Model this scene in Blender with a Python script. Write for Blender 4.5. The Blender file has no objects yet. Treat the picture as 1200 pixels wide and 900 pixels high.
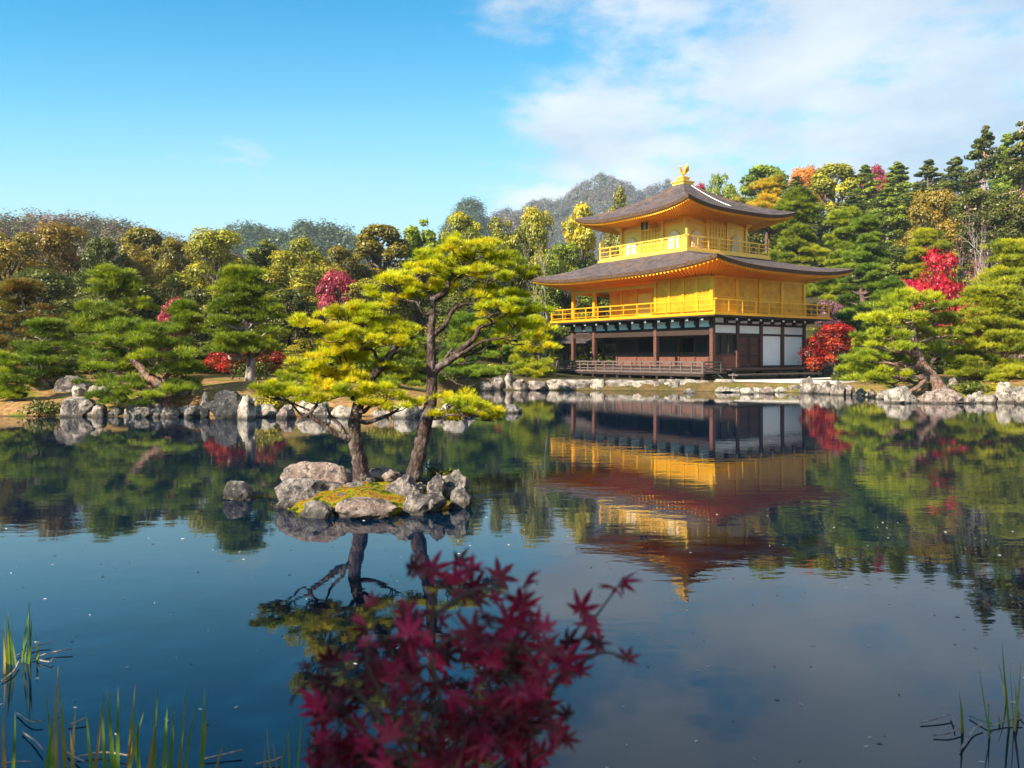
import bpy, bmesh, math, random
import numpy as np
from mathutils import Vector, Matrix, noise as mnoise

# ------------------------------------------------------------------ scene, camera, light
SC = bpy.context.scene
COL = SC.collection
R = math.radians
F, HOR, EYE = 933.0, 418.0, 1.68            # focal length and horizon in photo pixels (1200 wide), eye height over the water

cam_d = bpy.data.cameras.new('camera')
cam = bpy.data.objects.new('camera', cam_d)
COL.objects.link(cam)
cam.location = (0, 0, EYE)
cam.rotation_euler = (R(90), 0, 0)
cam_d.sensor_width = 36
cam_d.lens = F / 1200 * 36
cam_d.shift_y = (HOR - 450) / 1200
cam_d.clip_start = 0.05
cam_d.clip_end = 6000
cam_d.dof.use_dof = True
cam_d.dof.focus_distance = 16
cam_d.dof.aperture_fstop = 4.2
SC.camera = cam

SUN = Vector((-0.75, -0.66, 0))
SUN.normalize()
SUN_EL = R(31)
SUN = Vector((SUN.x * math.cos(SUN_EL), SUN.y * math.cos(SUN_EL), math.sin(SUN_EL)))
sd = bpy.data.lights.new('sun', 'SUN')
sd.energy = 5.0
sd.angle = R(0.5)
sd.color = (1.0, 0.90, 0.72)
so = bpy.data.objects.new('sun', sd)
COL.objects.link(so)
so.rotation_euler = SUN.to_track_quat('Z', 'Y').to_euler()

SC.view_settings.view_transform = 'Standard'
SC.view_settings.look = 'None'
SC.view_settings.exposure = 1.55
SC.view_settings.gamma = 1.0
SC.cycles.max_bounces = 8
SC.cycles.transparent_max_bounces = 8
SC.cycles.caustics_reflective = False
SC.cycles.caustics_refractive = False
SC.cycles.use_denoising = True


class NT:
    """small helper to write node trees"""
    def __init__(self, tree):
        self.t = tree

    def n(self, kind, **kw):
        nd = self.t.nodes.new(kind)
        for k, v in kw.items():
            if k.startswith('i_'):
                key = k[2:]
                key = int(key) if key.isdigit() else key.replace('_', ' ')
                self.put(nd.inputs[key], v)
            else:
                setattr(nd, k, v)
        return nd

    def put(self, sock, v):
        if isinstance(v, bpy.types.NodeSocket):
            self.t.links.new(v, sock)
        else:
            if isinstance(v, (tuple, list)) and len(v) == 3 and sock.type == 'RGBA':
                v = (*v, 1)
            sock.default_value = v

    def math(self, op, a, b=0.0, c=0.0, clamp=False):
        nd = self.n('ShaderNodeMath', operation=op, use_clamp=clamp)
        self.put(nd.inputs[0], a)
        self.put(nd.inputs[1], b)
        self.put(nd.inputs[2], c)
        return nd.outputs[0]

    def ramp(self, fac, stops, interp='LINEAR'):
        nd = self.n('ShaderNodeValToRGB')
        cr = nd.color_ramp
        cr.interpolation = interp
        while len(cr.elements) > len(stops):
            cr.elements.remove(cr.elements[-1])
        while len(cr.elements) < len(stops):
            cr.elements.new(1)
        for e, (p, c) in zip(cr.elements, stops):
            e.position = p
            e.color = (*c, 1) if len(c) == 3 else c
        self.put(nd.inputs[0], fac)
        return nd.outputs[0]

    def mix(self, fac, a, b, mode='MIX'):
        nd = self.n('ShaderNodeMix', data_type='RGBA', blend_type=mode)
        self.put(nd.inputs[0], fac)
        self.put(nd.inputs[6], a)
        self.put(nd.inputs[7], b)
        return nd.outputs[2]

    def noise(self, vec, scale, detail=4, rough=0.55, out=0):
        nd = self.n('ShaderNodeTexNoise')
        if vec is not None:
            self.put(nd.inputs['Vector'], vec)
        nd.inputs['Scale'].default_value = scale
        nd.inputs['Detail'].default_value = detail
        nd.inputs['Roughness'].default_value = rough
        return nd.outputs[out]

    def sstep(self, v, lo, hi):
        nd = self.n('ShaderNodeMapRange', interpolation_type='SMOOTHSTEP')
        self.put(nd.inputs[0], v)
        nd.inputs[1].default_value = lo
        nd.inputs[2].default_value = hi
        return nd.outputs[0]


# ---- sky: Nishita plus a cloud layer spread over the sky
world = bpy.data.worlds.new('World')
SC.world = world
world.use_nodes = True
wt = world.node_tree
wt.nodes.clear()
W_ = NT(wt)
sky = W_.n('ShaderNodeTexSky', sky_type='NISHITA', sun_disc=False)
sky.sun_elevation = SUN_EL
sky.sun_rotation = math.atan2(SUN.x, SUN.y)
sky.air_density = 1.0
sky.dust_density = 0.6
sky.ozone_density = 2.0
hs = W_.n('ShaderNodeHueSaturation', i_Hue=0.485, i_Saturation=1.45, i_Value=1.0, i_Color=sky.outputs[0])
tc = W_.n('ShaderNodeTexCoord')
sep = W_.n('ShaderNodeSeparateXYZ', i_0=tc.outputs['Generated'])
yy = W_.math('MAXIMUM', W_.math('ABSOLUTE', sep.outputs[1]), 0.05)
az = W_.math('DIVIDE', sep.outputs[0], yy)
el = W_.math('DIVIDE', sep.outputs[2], yy)
zz_ = W_.math('ADD', W_.math('MAXIMUM', sep.outputs[2], 0.0), 0.16)
cx = W_.math('DIVIDE', sep.outputs[0], zz_)
cy = W_.math('DIVIDE', sep.outputs[1], zz_)
cvec = W_.n('ShaderNodeCombineXYZ', i_0=cx, i_1=cy, i_2=0.37)
n1 = W_.noise(cvec.outputs[0], 1.15, 10, 0.60)
n2 = W_.noise(cvec.outputs[0], 4.2, 9, 0.62)
nn = W_.math('ADD', W_.math('MULTIPLY', n1, 0.68), W_.math('MULTIPLY', n2, 0.32))
side = W_.math('SUBTRACT', W_.sstep(az, -0.22, 0.10), 0.5)         # a cloud bank in the north-east
low = W_.math('SUBTRACT', 1.0, W_.sstep(el, 0.10, 0.24))
bias = W_.math('ADD', W_.math('MULTIPLY', side, 0.27), W_.math('MULTIPLY', low, 0.105))
cm = W_.sstep(W_.math('ADD', nn, bias), 0.50, 0.66)
shade = W_.math('ADD', W_.math('MULTIPLY', W_.noise(cvec.outputs[0], 1.7, 7, 0.55), 0.8), W_.math('MULTIPLY', W_.math('SUBTRACT', 1.0, W_.sstep(az, 0.12, 0.55)), 0.16))
ccol = W_.ramp(shade, [(0.36, (2.25, 2.8, 3.55)), (0.62, (4.1, 4.3, 4.5))])
air = W_.ramp(W_.sstep(el, 0.10, 0.47), [(0.0, (0.95, 0.95, 0.95)), (0.16, (0.80, 0.80, 0.80)), (0.40, (0.48, 0.48, 0.48)), (0.66, (0.22, 0.22, 0.22)), (1.0, (0.0, 0.0, 0.0))])
clear = W_.mix(1.0, hs.outputs[0], (0.12, 1.03, 1.04), 'MULTIPLY')
clear = W_.mix(air, clear, (2.4, 3.9, 4.45))
skyc = W_.mix(W_.math('MULTIPLY', cm, 0.9), clear, ccol)
bg = W_.n('ShaderNodeBackground', i_Color=skyc, i_Strength=0.078)
wo = W_.n('ShaderNodeOutputWorld', i_Surface=bg.outputs[0])

# ------------------------------------------------------------------ small helpers
rng = np.random.default_rng(7)
random.seed(7)


def P(px, py, Y):
    """world point seen at photo pixel px, py at distance Y"""
    return Vector(((px - 600) / F * Y, Y, EYE + (HOR - py) / F * Y))


def waterY(py):
    return F * EYE / (py - HOR)


def tag(o, label=None, cat=None, group=None, kind=None):
    if label:
        o['label'] = label
    if cat:
        o['category'] = cat
    if group:
        o['group'] = group
    if kind:
        o['kind'] = kind
    return o


def empty(name, loc, rz=0.0):
    o = bpy.data.objects.new(name, None)
    o.empty_display_size = 0.3
    o.location = loc
    o.rotation_euler = (0, 0, rz)
    COL.objects.link(o)
    return o


def link(name, me, mat, parent=None, loc=None):
    o = bpy.data.objects.new(name, me)
    COL.objects.link(o)
    if mat is not None and not me.materials:
        for m in (mat if isinstance(mat, (list, tuple)) else [mat]):
            me.materials.append(m)
    if parent is not None:
        o.parent = parent
    if loc is not None:
        o.location = loc
    return o


class MB:
    """collects simple solids into one mesh"""
    def __init__(self):
        self.v, self.f, self.mi = [], [], []

    def add(self, vs, fs, mi=0):
        b = len(self.v)
        self.v += [tuple(v) for v in vs]
        self.f += [tuple(b + i for i in f) for f in fs]
        self.mi += [mi] * len(fs)
        return self

    def box(self, x0, x1, y0, y1, z0, z1, mi=0):
        vs = [(x0, y0, z0), (x1, y0, z0), (x1, y1, z0), (x0, y1, z0),
              (x0, y0, z1), (x1, y0, z1), (x1, y1, z1), (x0, y1, z1)]
        fs = [(0, 3, 2, 1), (4, 5, 6, 7), (0, 1, 5, 4), (1, 2, 6, 5), (2, 3, 7, 6), (3, 0, 4, 7)]
        return self.add(vs, fs, mi)

    def beam(self, p0, p1, w, h, mi=0):
        p0, p1 = Vector(p0), Vector(p1)
        d = (p1 - p0).normalized()
        up = Vector((0, 0, 1)) if abs(d.z) < 0.9 else Vector((1, 0, 0))
        s = d.cross(up).normalized()
        u = s.cross(d)
        vs = []
        for p in (p0, p1):
            for a, b in ((-1, -1), (1, -1), (1, 1), (-1, 1)):
                vs.append(p + s * a * w / 2 + u * b * h / 2)
        fs = [(3, 2, 1, 0), (4, 5, 6, 7)] + [(i, (i + 1) % 4, 4 + (i + 1) % 4, 4 + i) for i in range(4)]
        return self.add(vs, fs, mi)

    def tube(self, pts, rad, seg=8, rough=0.0, mi=0):
        pts = [Vector(p) for p in pts]
        n = len(pts)
        vs, fs = [], []
        prev = None
        for i in range(n):
            d = (pts[min(i + 1, n - 1)] - pts[max(i - 1, 0)]).normalized()
            if prev is None:
                s = d.cross(Vector((0.3, 1, 0.1))).normalized()
            else:
                s = (prev - d * prev.dot(d)).normalized()
            prev = s
            u = d.cross(s)
            for k in range(seg):
                a = 2 * math.pi * k / seg
                rr = rad[i] * (1 + rough * (mnoise.noise(Vector((k * 1.7, i * 0.9, rad[0] * 40))) ))
                vs.append(pts[i] + (s * math.cos(a) + u * math.sin(a)) * rr)
        for i in range(n - 1):
            for k in range(seg):
                fs.append((i * seg + k, i * seg + (k + 1) % seg, (i + 1) * seg + (k + 1) % seg, (i + 1) * seg + k))
        fs.append(tuple(range(seg))[::-1])
        fs.append(tuple((n - 1) * seg + k for k in range(seg)))
        return self.add(vs, fs, mi)

    def build(self, name, mat, parent=None, smooth=False, loc=None):
        me = bpy.data.meshes.new(name)
        me.from_pydata(self.v, [], self.f)
        mats = mat if isinstance(mat, (list, tuple)) else [mat]
        for m in mats:
            me.materials.append(m)
        if len(mats) > 1:
            me.polygons.foreach_set('material_index', self.mi)
        if smooth:
            me.polygons.foreach_set('use_smooth', [True] * len(me.polygons))
        me.update()
        return link(name, me, None, parent, loc)


def curve(pts, rad, n=6):
    """Catmull-Rom through points (with radii)"""
    pts = [Vector(p) for p in pts]
    if len(pts) < 2:
        return pts, rad
    P_ = [pts[0] * 2 - pts[1]] + pts + [pts[-1] * 2 - pts[-2]]
    out, ro = [], []
    for i in range(1, len(P_) - 2):
        a, b, c, d = P_[i - 1:i + 3]
        for k in range(n):
            t = k / n
            out.append(0.5 * (2 * b + (c - a) * t + (2 * a - 5 * b + 4 * c - d) * t * t + (3 * b - a - 3 * c + d) * t ** 3))
            ro.append(rad[i - 1] + (rad[i] - rad[i - 1]) * t)
    out.append(pts[-1])
    ro.append(rad[-1])
    return out, ro


def tri_mesh(name, co, nper, tone, smooth=False):
    """mesh of loose polygons with nper corners each; tone is one value per polygon"""
    co = np.asarray(co, dtype=np.float32).reshape(-1, 3)
    nv = len(co)
    npoly = nv // nper
    me = bpy.data.meshes.new(name)
    me.vertices.add(nv)
    me.vertices.foreach_set('co', co.ravel())
    me.loops.add(nv)
    me.loops.foreach_set('vertex_index', np.arange(nv, dtype=np.int32))
    me.polygons.add(npoly)
    me.polygons.foreach_set('loop_start', np.arange(0, nv, nper, dtype=np.int32))
    at = me.attributes.new('tone', 'FLOAT', 'POINT')
    at.data.foreach_set('value', np.repeat(np.asarray(tone, dtype=np.float32), nper))
    me.update(calc_edges=True)
    return me


def unit(v):
    return v / np.maximum(np.linalg.norm(v, axis=1, keepdims=True), 1e-6)


def needles(T, D, tone, k, length, width, spread, g):
    """k thin needle blades at each tuft T pointing about D"""
    n = len(T)
    d = np.repeat(D, k, 0) + g.normal(0, spread, (n * k, 3))
    d = unit(d)
    s = unit(np.cross(d, g.normal(0, 1, (n * k, 3))))
    p = np.repeat(T, k, 0)
    ln = length * g.uniform(0.65, 1.15, (n * k, 1))
    co = np.stack([p - s * width / 2, p + s * width / 2, p + d * ln], 1)
    tn = np.repeat(tone, k) + g.normal(0, 0.08, n * k)
    return co.reshape(-1, 3), np.clip(tn, 0, 1)


def leaves(C, N, tone, size, g, aspect=0.62):
    """one four-cornered leaf spray per centre C with normal about N"""
    n = len(C)
    nrm = unit(N)
    s = unit(np.cross(nrm, g.normal(0, 1, (n, 3))))
    u = np.cross(nrm, s)
    sz = size * g.uniform(0.6, 1.3, (n, 1))
    co = np.stack([C - s * sz * 0.5, C - u * sz * aspect * 0.5 + nrm * sz * 0.08, C + s * sz * 0.5, C + u * sz * aspect * 0.5 - nrm * sz * 0.06], 1)
    return co.reshape(-1, 3), np.clip(tone, 0, 1)


def sphere_pts(n, g):
    return unit(g.normal(0, 1, (n, 3)))


# ------------------------------------------------------------------ materials
MATS = {}


def material(name, fn):
    m = bpy.data.materials.new(name)
    m.use_nodes = True
    m.node_tree.nodes.clear()
    t = NT(m.node_tree)
    sh = fn(t)
    t.n('ShaderNodeOutputMaterial', i_Surface=sh)
    MATS[name] = m
    return m


def principled(t, col, rough=0.6, metal=0.0, bump=None, bdist=0.02, bstr=0.6, spec=0.4):
    p = t.n('ShaderNodeBsdfPrincipled')
    t.put(p.inputs['Base Color'], col)
    t.put(p.inputs['Roughness'], rough)
    t.put(p.inputs['Metallic'], metal)
    p.inputs['Specular IOR Level'].default_value = spec
    if bump is not None:
        b = t.n('ShaderNodeBump', i_Height=bump, i_Distance=bdist, i_Strength=bstr)
        t.t.links.new(b.outputs[0], p.inputs['Normal'])
    return p.outputs[0]


def foliage(name, dark, mid, light, trans=0.35, var=0.25, scale=0.8, alt=None):
    gain = 1.42 if name in ('leaf_olive', 'leaf_dark', 'leaf_brown', 'leaf_green', 'leaf_mixed', 'leaf_yellow') else 1.0
    def fn(t):
        at = t.n('ShaderNodeAttribute', attribute_name='tone')
        oi = t.n('ShaderNodeObjectInfo')
        tcn = t.n('ShaderNodeTexCoord')
        nz = t.noise(tcn.outputs['Object'], scale, 3)
        v = t.math('ADD', at.outputs['Fac'], t.math('MULTIPLY', t.math('SUBTRACT', nz, 0.5), 0.9))
        col = t.ramp(v, [(0.12, dark), (0.5, mid), (0.9, light)])
        if alt is not None:
            nz2 = t.noise(tcn.outputs['Object'], scale * 1.7, 2)
            f = t.math('MULTIPLY', t.sstep(t.math('ADD', nz2, t.math('MULTIPLY', at.outputs['Fac'], 0.2)), 0.56, 0.74), 0.55)
            col = t.mix(f, col, alt)
        h = t.n('ShaderNodeHueSaturation', i_Color=col)
        t.put(h.inputs['Hue'], t.math('ADD', 0.5 - var * 0.06, t.math('MULTIPLY', oi.outputs['Random'], var * 0.12)))
        t.put(h.inputs['Value'], t.math('ADD', gain * (1.0 - var), t.math('MULTIPLY', oi.outputs['Random'], 2 * var * gain)))
        d = t.n('ShaderNodeBsdfDiffuse', i_Color=h.outputs[0])
        tr = t.n('ShaderNodeBsdfTranslucent', i_Color=h.outputs[0])
        m1 = t.n('ShaderNodeMixShader', i_0=trans, i_1=d.outputs[0], i_2=tr.outputs[0])
        gl = t.n('ShaderNodeBsdfGlossy', i_Roughness=0.45, i_Color=(0.9, 0.9, 0.8))
        m2 = t.n('ShaderNodeMixShader', i_0=0.03, i_1=m1.outputs[0], i_2=gl.outputs[0])
        return m2.outputs[0]
    return material(name, fn)


foliage('needle_sunny', (0.16, 0.21, 0.004), (0.44, 0.49, 0.005), (0.80, 0.74, 0.012), 0.42, 0.04, 2.2, (0.76, 0.54, 0.012))
foliage('needle_green', (0.065, 0.10, 0.004), (0.19, 0.245, 0.007), (0.42, 0.43, 0.012), 0.42, 0.12, 0.5)
foliage('needle_deep', (0.042, 0.078, 0.006), (0.115, 0.185, 0.009), (0.27, 0.34, 0.014), 0.40, 0.12, 0.5)
foliage('needle_rusty', (0.06, 0.06, 0.008), (0.17, 0.14, 0.015), (0.30, 0.27, 0.02), 0.35, 0.12, 0.6, (0.30, 0.13, 0.02))
foliage('needle_lime', (0.10, 0.14, 0.004), (0.31, 0.345, 0.006), (0.58, 0.54, 0.012), 0.42, 0.12, 0.5)
foliage('leaf_olive', (0.05, 0.047, 0.006), (0.15, 0.13, 0.010), (0.33, 0.26, 0.018), 0.32, 0.22, 0.35)
foliage('leaf_dark', (0.022, 0.030, 0.006), (0.062, 0.072, 0.010), (0.155, 0.155, 0.018), 0.28, 0.25, 0.35)
foliage('leaf_brown', (0.055, 0.042, 0.006), (0.165, 0.115, 0.011), (0.33, 0.225, 0.02), 0.3, 0.2, 0.4, (0.30, 0.16, 0.018))
foliage('leaf_green', (0.04, 0.06, 0.006), (0.13, 0.155, 0.010), (0.29, 0.31, 0.015), 0.35, 0.2, 0.4)
foliage('leaf_yellow', (0.11, 0.10, 0.007), (0.29, 0.235, 0.010), (0.52, 0.38, 0.015), 0.4, 0.1, 0.5, (0.55, 0.30, 0.015))
foliage('leaf_mixed', (0.06, 0.065, 0.006), (0.18, 0.18, 0.012), (0.42, 0.32, 0.015), 0.35, 0.15, 0.5, (0.50, 0.30, 0.015))
foliage('leaf_orange', (0.25, 0.08, 0.006), (0.60, 0.20, 0.010), (0.85, 0.36, 0.03), 0.4, 0.1, 0.5)
foliage('leaf_red', (0.08, 0.003, 0.005), (0.34, 0.008, 0.012), (0.68, 0.04, 0.025), 0.4, 0.12, 0.9, (0.52, 0.10, 0.02))
foliage('leaf_crimson', (0.14, 0.002, 0.015), (0.46, 0.005, 0.035), (0.80, 0.02, 0.07), 0.4, 0.08, 0.9, (0.60, 0.05, 0.02))
foliage('leaf_pink', (0.16, 0.012, 0.03), (0.42, 0.04, 0.07), (0.66, 0.12, 0.14), 0.4, 0.08, 0.9)
foliage('leaf_purple', (0.06, 0.02, 0.03), (0.17, 0.07, 0.09), (0.33, 0.16, 0.18), 0.3, 0.1, 0.6)
foliage('shrub_yellow', (0.12, 0.10, 0.005), (0.40, 0.34, 0.008), (0.65, 0.54, 0.02), 0.35, 0.1, 1.0)
foliage('shrub_green', (0.025, 0.04, 0.006), (0.09, 0.11, 0.010), (0.2, 0.2, 0.016), 0.3, 0.15, 0.9)
foliage('maple_shadow_leaf', (0.035, 0.001, 0.006), (0.19, 0.002, 0.025), (0.50, 0.008, 0.08), 0.4, 0.0, 9.0)
foliage('reed_blade', (0.10, 0.12, 0.012), (0.14, 0.24, 0.02), (0.40, 0.22, 0.06), 0.3, 0.1, 6.0)


def bark(name, a, b, scale=9.0, c=None):
    def fn(t):
        tcn = t.n('ShaderNodeTexCoord')
        mp = t.n('ShaderNodeMapping', i_Vector=tcn.outputs['Object'])
        mp.inputs['Scale'].default_value = (1, 1, 0.45)
        vo = t.n('ShaderNodeTexVoronoi', feature='DISTANCE_TO_EDGE', i_Vector=mp.outputs[0], i_Scale=scale)
        nz = t.noise(mp.outputs[0], scale * 0.8, 6, 0.65)
        f = t.math('ADD', t.math('MULTIPLY', vo.outputs[0], 0.8), t.math('MULTIPLY', nz, 0.75))
        col = t.ramp(f, [(0.28, a), (0.62, b)])
        if c is not None:
            col = t.mix(t.sstep(t.noise(tcn.outputs['Object'], scale * 0.35, 4), 0.5, 0.64), col, c)
        return principled(t, col, 0.9, 0, f, 0.03, 0.9, 0.2)
    return material(name, fn)


bark('bark_dark', (0.035, 0.022, 0.018), (0.16, 0.10, 0.085), 16)
bark('bark_red', (0.045, 0.024, 0.02), (0.25, 0.135, 0.10), 14, (0.20, 0.155, 0.135))
bark('bark_islet', (0.016, 0.010, 0.009), (0.085, 0.053, 0.045), 22, (0.13, 0.10, 0.088))
bark('bark_pale', (0.07, 0.055, 0.048), (0.34, 0.275, 0.235), 5.0)
bark('bark_cedar', (0.12, 0.06, 0.045), (0.42, 0.25, 0.20), 2.2)
bark('bark_brown', (0.035, 0.025, 0.02), (0.14, 0.10, 0.08), 2.5)
bark('dead_wood', (0.14, 0.12, 0.11), (0.36, 0.32, 0.29), 3.0)


def stone(name, a, b, c, lich=0.5, sc=3.0):
    def fn(t):
        tcn = t.n('ShaderNodeTexCoord')
        oi = t.n('ShaderNodeObjectInfo')
        ge = t.n('ShaderNodeNewGeometry')
        off = t.n('ShaderNodeVectorMath', operation='ADD')
        t.put(off.inputs[0], ge.outputs['Position'])
        t.put(off.inputs[1], t.n('ShaderNodeCombineXYZ', i_0=t.math('MULTIPLY', oi.outputs['Random'], 20.0)).outputs[0])
        v = off.outputs[0]
        n_a = t.noise(v, sc, 8, 0.65)
        n_b = t.noise(v, sc * 2.7, 6, 0.7)
        n_d = t.noise(v, sc * 7.0, 5, 0.7)
        col = t.ramp(t.math('ADD', t.math('MULTIPLY', n_a, 0.7), t.math('MULTIPLY', n_d, 0.3)), [(0.40, a), (0.5, b), (0.58, c)])
        col = t.mix(t.math('MULTIPLY', t.sstep(n_b, 0.545, 0.60), lich), col, (0.48, 0.42, 0.36))
        dk = t.sstep(t.noise(v, sc * 1.6, 7, 0.75), 0.52, 0.585)
        col = t.mix(t.math('MULTIPLY', dk, 0.8), col, (0.035, 0.032, 0.034))
        sp = t.n('ShaderNodeSeparateXYZ', i_0=ge.outputs['Position'])
        wet = t.math('SUBTRACT', 1.0, t.sstep(t.math('ADD', sp.outputs[2], t.math('MULTIPLY', n_b, -0.05)), 0.0, 0.085))
        col = t.mix(t.math('MULTIPLY', wet, 0.75), col, (0.02, 0.018, 0.012))
        bm_ = t.math('ADD', t.math('ADD', n_a, t.math('MULTIPLY', n_b, 0.5)), t.math('MULTIPLY', n_d, 0.25))
        return principled(t, col, 0.85, 0, bm_, 0.10, 1.0, 0.3)
    return material(name, fn)


stone('rock_grey', (0.05, 0.042, 0.040), (0.13, 0.11, 0.10), (0.27, 0.22, 0.19), 0.45, 4.0)
stone('rock_island', (0.06, 0.05, 0.052), (0.17, 0.135, 0.13), (0.34, 0.27, 0.235), 0.55, 6.5)
stone('rock_shade_dark', (0.014, 0.013, 0.014), (0.03, 0.028, 0.029), (0.075, 0.066, 0.062), 0.15, 3.0)  # darkened below the rock's own tone, standing in for the overhanging pine's shade
stone('rock_pale', (0.15, 0.12, 0.10), (0.31, 0.255, 0.21), (0.46, 0.385, 0.32), 0.25, 2.6)
stone('rock_pink', (0.12, 0.08, 0.07), (0.26, 0.18, 0.15), (0.40, 0.30, 0.255), 0.35, 4.5)
stone('rock_shore', (0.075, 0.06, 0.052), (0.21, 0.165, 0.14), (0.38, 0.31, 0.26), 0.4, 2.2)


def wood(name, a, b, rough=0.6, axis=(1, 1, 8), sc=3.0):
    def fn(t):
        tcn = t.n('ShaderNodeTexCoord')
        mp = t.n('ShaderNodeMapping', i_Vector=tcn.outputs['Object'])
        mp.inputs['Scale'].default_value = axis
        nz = t.noise(mp.outputs[0], sc, 6, 0.6)
        col = t.ramp(nz, [(0.3, a), (0.7, b)])
        return principled(t, col, rough, 0, nz, 0.01, 0.5, 0.3)
    return material(name, fn)


wood('wood_dark', (0.018, 0.010, 0.008), (0.05, 0.028, 0.022), 0.55)
wood('wood_brown', (0.055, 0.022, 0.015), (0.15, 0.06, 0.042), 0.6)
wood('wood_red', (0.07, 0.025, 0.016), (0.20, 0.075, 0.05), 0.6, (8, 8, 1))
wood('wood_grey', (0.05, 0.034, 0.03), (0.15, 0.105, 0.095), 0.7)
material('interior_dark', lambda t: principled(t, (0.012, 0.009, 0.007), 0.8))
material('plaster_white', lambda t: principled(t, t.ramp(t.noise(t.n('ShaderNodeTexCoord').outputs['Object'], 1.5, 5), [(0.3, (0.86, 0.84, 0.82)), (0.7, (0.93, 0.91, 0.89))]), 0.8))
material('paper', lambda t: principled(t, (0.80, 0.70, 0.55), 0.8))
material('black_paint', lambda t: principled(t, (0.012, 0.011, 0.01), 0.4))
material('interior_red', lambda t: principled(t, (0.3, 0.02, 0.02), 0.7))


def gold_mat(name, a, b, planks=0.0, metal=0.55, rough=0.42):
    def fn(t):
        tcn = t.n('ShaderNodeTexCoord')
        o = tcn.outputs['Object']
        nz = t.noise(o, 2.2, 6, 0.6)
        nz2 = t.noise(o, 14, 4, 0.6)
        v = t.math('ADD', t.math('MULTIPLY', nz, 0.7), t.math('MULTIPLY', nz2, 0.3))
        col = t.ramp(v, [(0.32, a), (0.66, b)])
        h = nz2
        if planks:
            sp = t.n('ShaderNodeSeparateXYZ', i_0=o)
            fr = t.math('FRACT', t.math('MULTIPLY', sp.outputs[2], planks))
            ed = t.math('MULTIPLY', t.sstep(fr, 0.0, 0.12), t.math('SUBTRACT', 1.0, t.sstep(fr, 0.88, 1.0)))
            h = t.math('ADD', t.math('MULTIPLY', ed, 1.0), t.math('MULTIPLY', nz2, 0.15))
        return principled(t, col, rough, metal, h, 0.012, 0.7, 0.5)
    return material(name, fn)


gold_mat('gold', (0.84, 0.35, 0.008), (0.95, 0.50, 0.022))
gold_mat('gold_plank', (0.64, 0.245, 0.005), (0.93, 0.46, 0.020), 9.0)
gold_mat('gold_pale', (0.84, 0.42, 0.05), (0.95, 0.56, 0.10), 0, 0.45, 0.45)
gold_mat('gold_soffit', (0.82, 0.30, 0.008), (0.92, 0.42, 0.018), 0, 0.5, 0.45)  # deeper orange than the gold: shade and gold bounce put into the colour


def shingle(t):
    tcn = t.n('ShaderNodeTexCoord')
    uv = t.n('ShaderNodeAttribute', attribute_name='slope')
    s = uv.outputs['Fac']
    fr = t.math('FRACT', t.math('MULTIPLY', s, 20.0))
    nz = t.noise(tcn.outputs['Object'], 3.0, 8, 0.7)
    nf = t.noise(tcn.outputs['Object'], 18.0, 6, 0.7)
    v = t.math('ADD', t.math('MULTIPLY', nz, 0.55), t.math('MULTIPLY', nf, 0.45))
    col = t.ramp(v, [(0.38, (0.022, 0.016, 0.018)), (0.50, (0.075, 0.056, 0.058)), (0.64, (0.17, 0.132, 0.128))])
    col = t.mix(t.math('MULTIPLY', t.sstep(t.noise(tcn.outputs['Object'], 0.9, 5), 0.5, 0.68), 0.6), col, (0.16, 0.085, 0.05))
    col = t.mix(t.math('MULTIPLY', t.math('SUBTRACT', 1.0, t.sstep(fr, 0.0, 0.3)), 0.35), col, (0.02, 0.014, 0.014))
    h = t.math('ADD', t.math('MULTIPLY', fr, 0.7), t.math('MULTIPLY', nf, 0.6))
    return principled(t, col, 0.88, 0, h, 0.035, 0.9, 0.2)


material('bark_shingle', shingle)
material('shingle_edge', lambda t: principled(t, t.ramp(t.noise(t.n('ShaderNodeTexCoord').outputs['Object'], 10, 5), [(0.35, (0.045, 0.022, 0.012)), (0.7, (0.13, 0.065, 0.035))]), 0.85))


def ground_fn(t):
    ge = t.n('ShaderNodeNewGeometry')
    p = ge.outputs['Position']
    n_a = t.noise(p, 0.5, 8, 0.6)
    n_b = t.noise(p, 7.0, 6, 0.7)
    n_c = t.noise(p, 1.3, 5, 0.6)
    soil = t.ramp(n_b, [(0.3, (0.10, 0.05, 0.02)), (0.52, (0.27, 0.145, 0.055)), (0.72, (0.42, 0.26, 0.12))])
    moss = t.ramp(n_b, [(0.3, (0.06, 0.06, 0.008)), (0.7, (0.22, 0.19, 0.02))])
    col = t.mix(t.sstep(n_c, 0.47, 0.60), soil, moss)
    sp = t.n('ShaderNodeSeparateXYZ', i_0=p)
    far = t.sstep(sp.outputs[1], 34.0, 42.0)
    wood_floor = t.ramp(n_a, [(0.3, (0.03, 0.028, 0.012)), (0.7, (0.08, 0.06, 0.025))])
    col = t.mix(far, col, wood_floor)
    under = t.math('SUBTRACT', 1.0, t.sstep(sp.outputs[2], -0.02, 0.05))
    col = t.mix(under, col, (0.02, 0.018, 0.010))
    return principled(t, col, 0.95, 0, t.math('ADD', n_b, n_c), 0.06, 0.7, 0.1)


material('bank_soil', ground_fn)


def moss_fn(t):
    p = t.n('ShaderNodeNewGeometry').outputs['Position']
    n_a = t.noise(p, 5.5, 8, 0.7)
    n_b = t.noise(p, 34.0, 6, 0.75)
    v = t.math('ADD', t.math('MULTIPLY', n_a, 0.75), t.math('MULTIPLY', n_b, 0.25))
    col = t.ramp(v, [(0.40, (0.025, 0.03, 0.005)), (0.455, (0.12, 0.13, 0.008)), (0.49, (0.30, 0.27, 0.010)), (0.525, (0.34, 0.15, 0.012)), (0.57, (0.15, 0.06, 0.025)), (0.62, (0.30, 0.27, 0.012))])
    return principled(t, col, 0.95, 0, t.math('ADD', n_b, n_a), 0.06, 1.0, 0.1)


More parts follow.
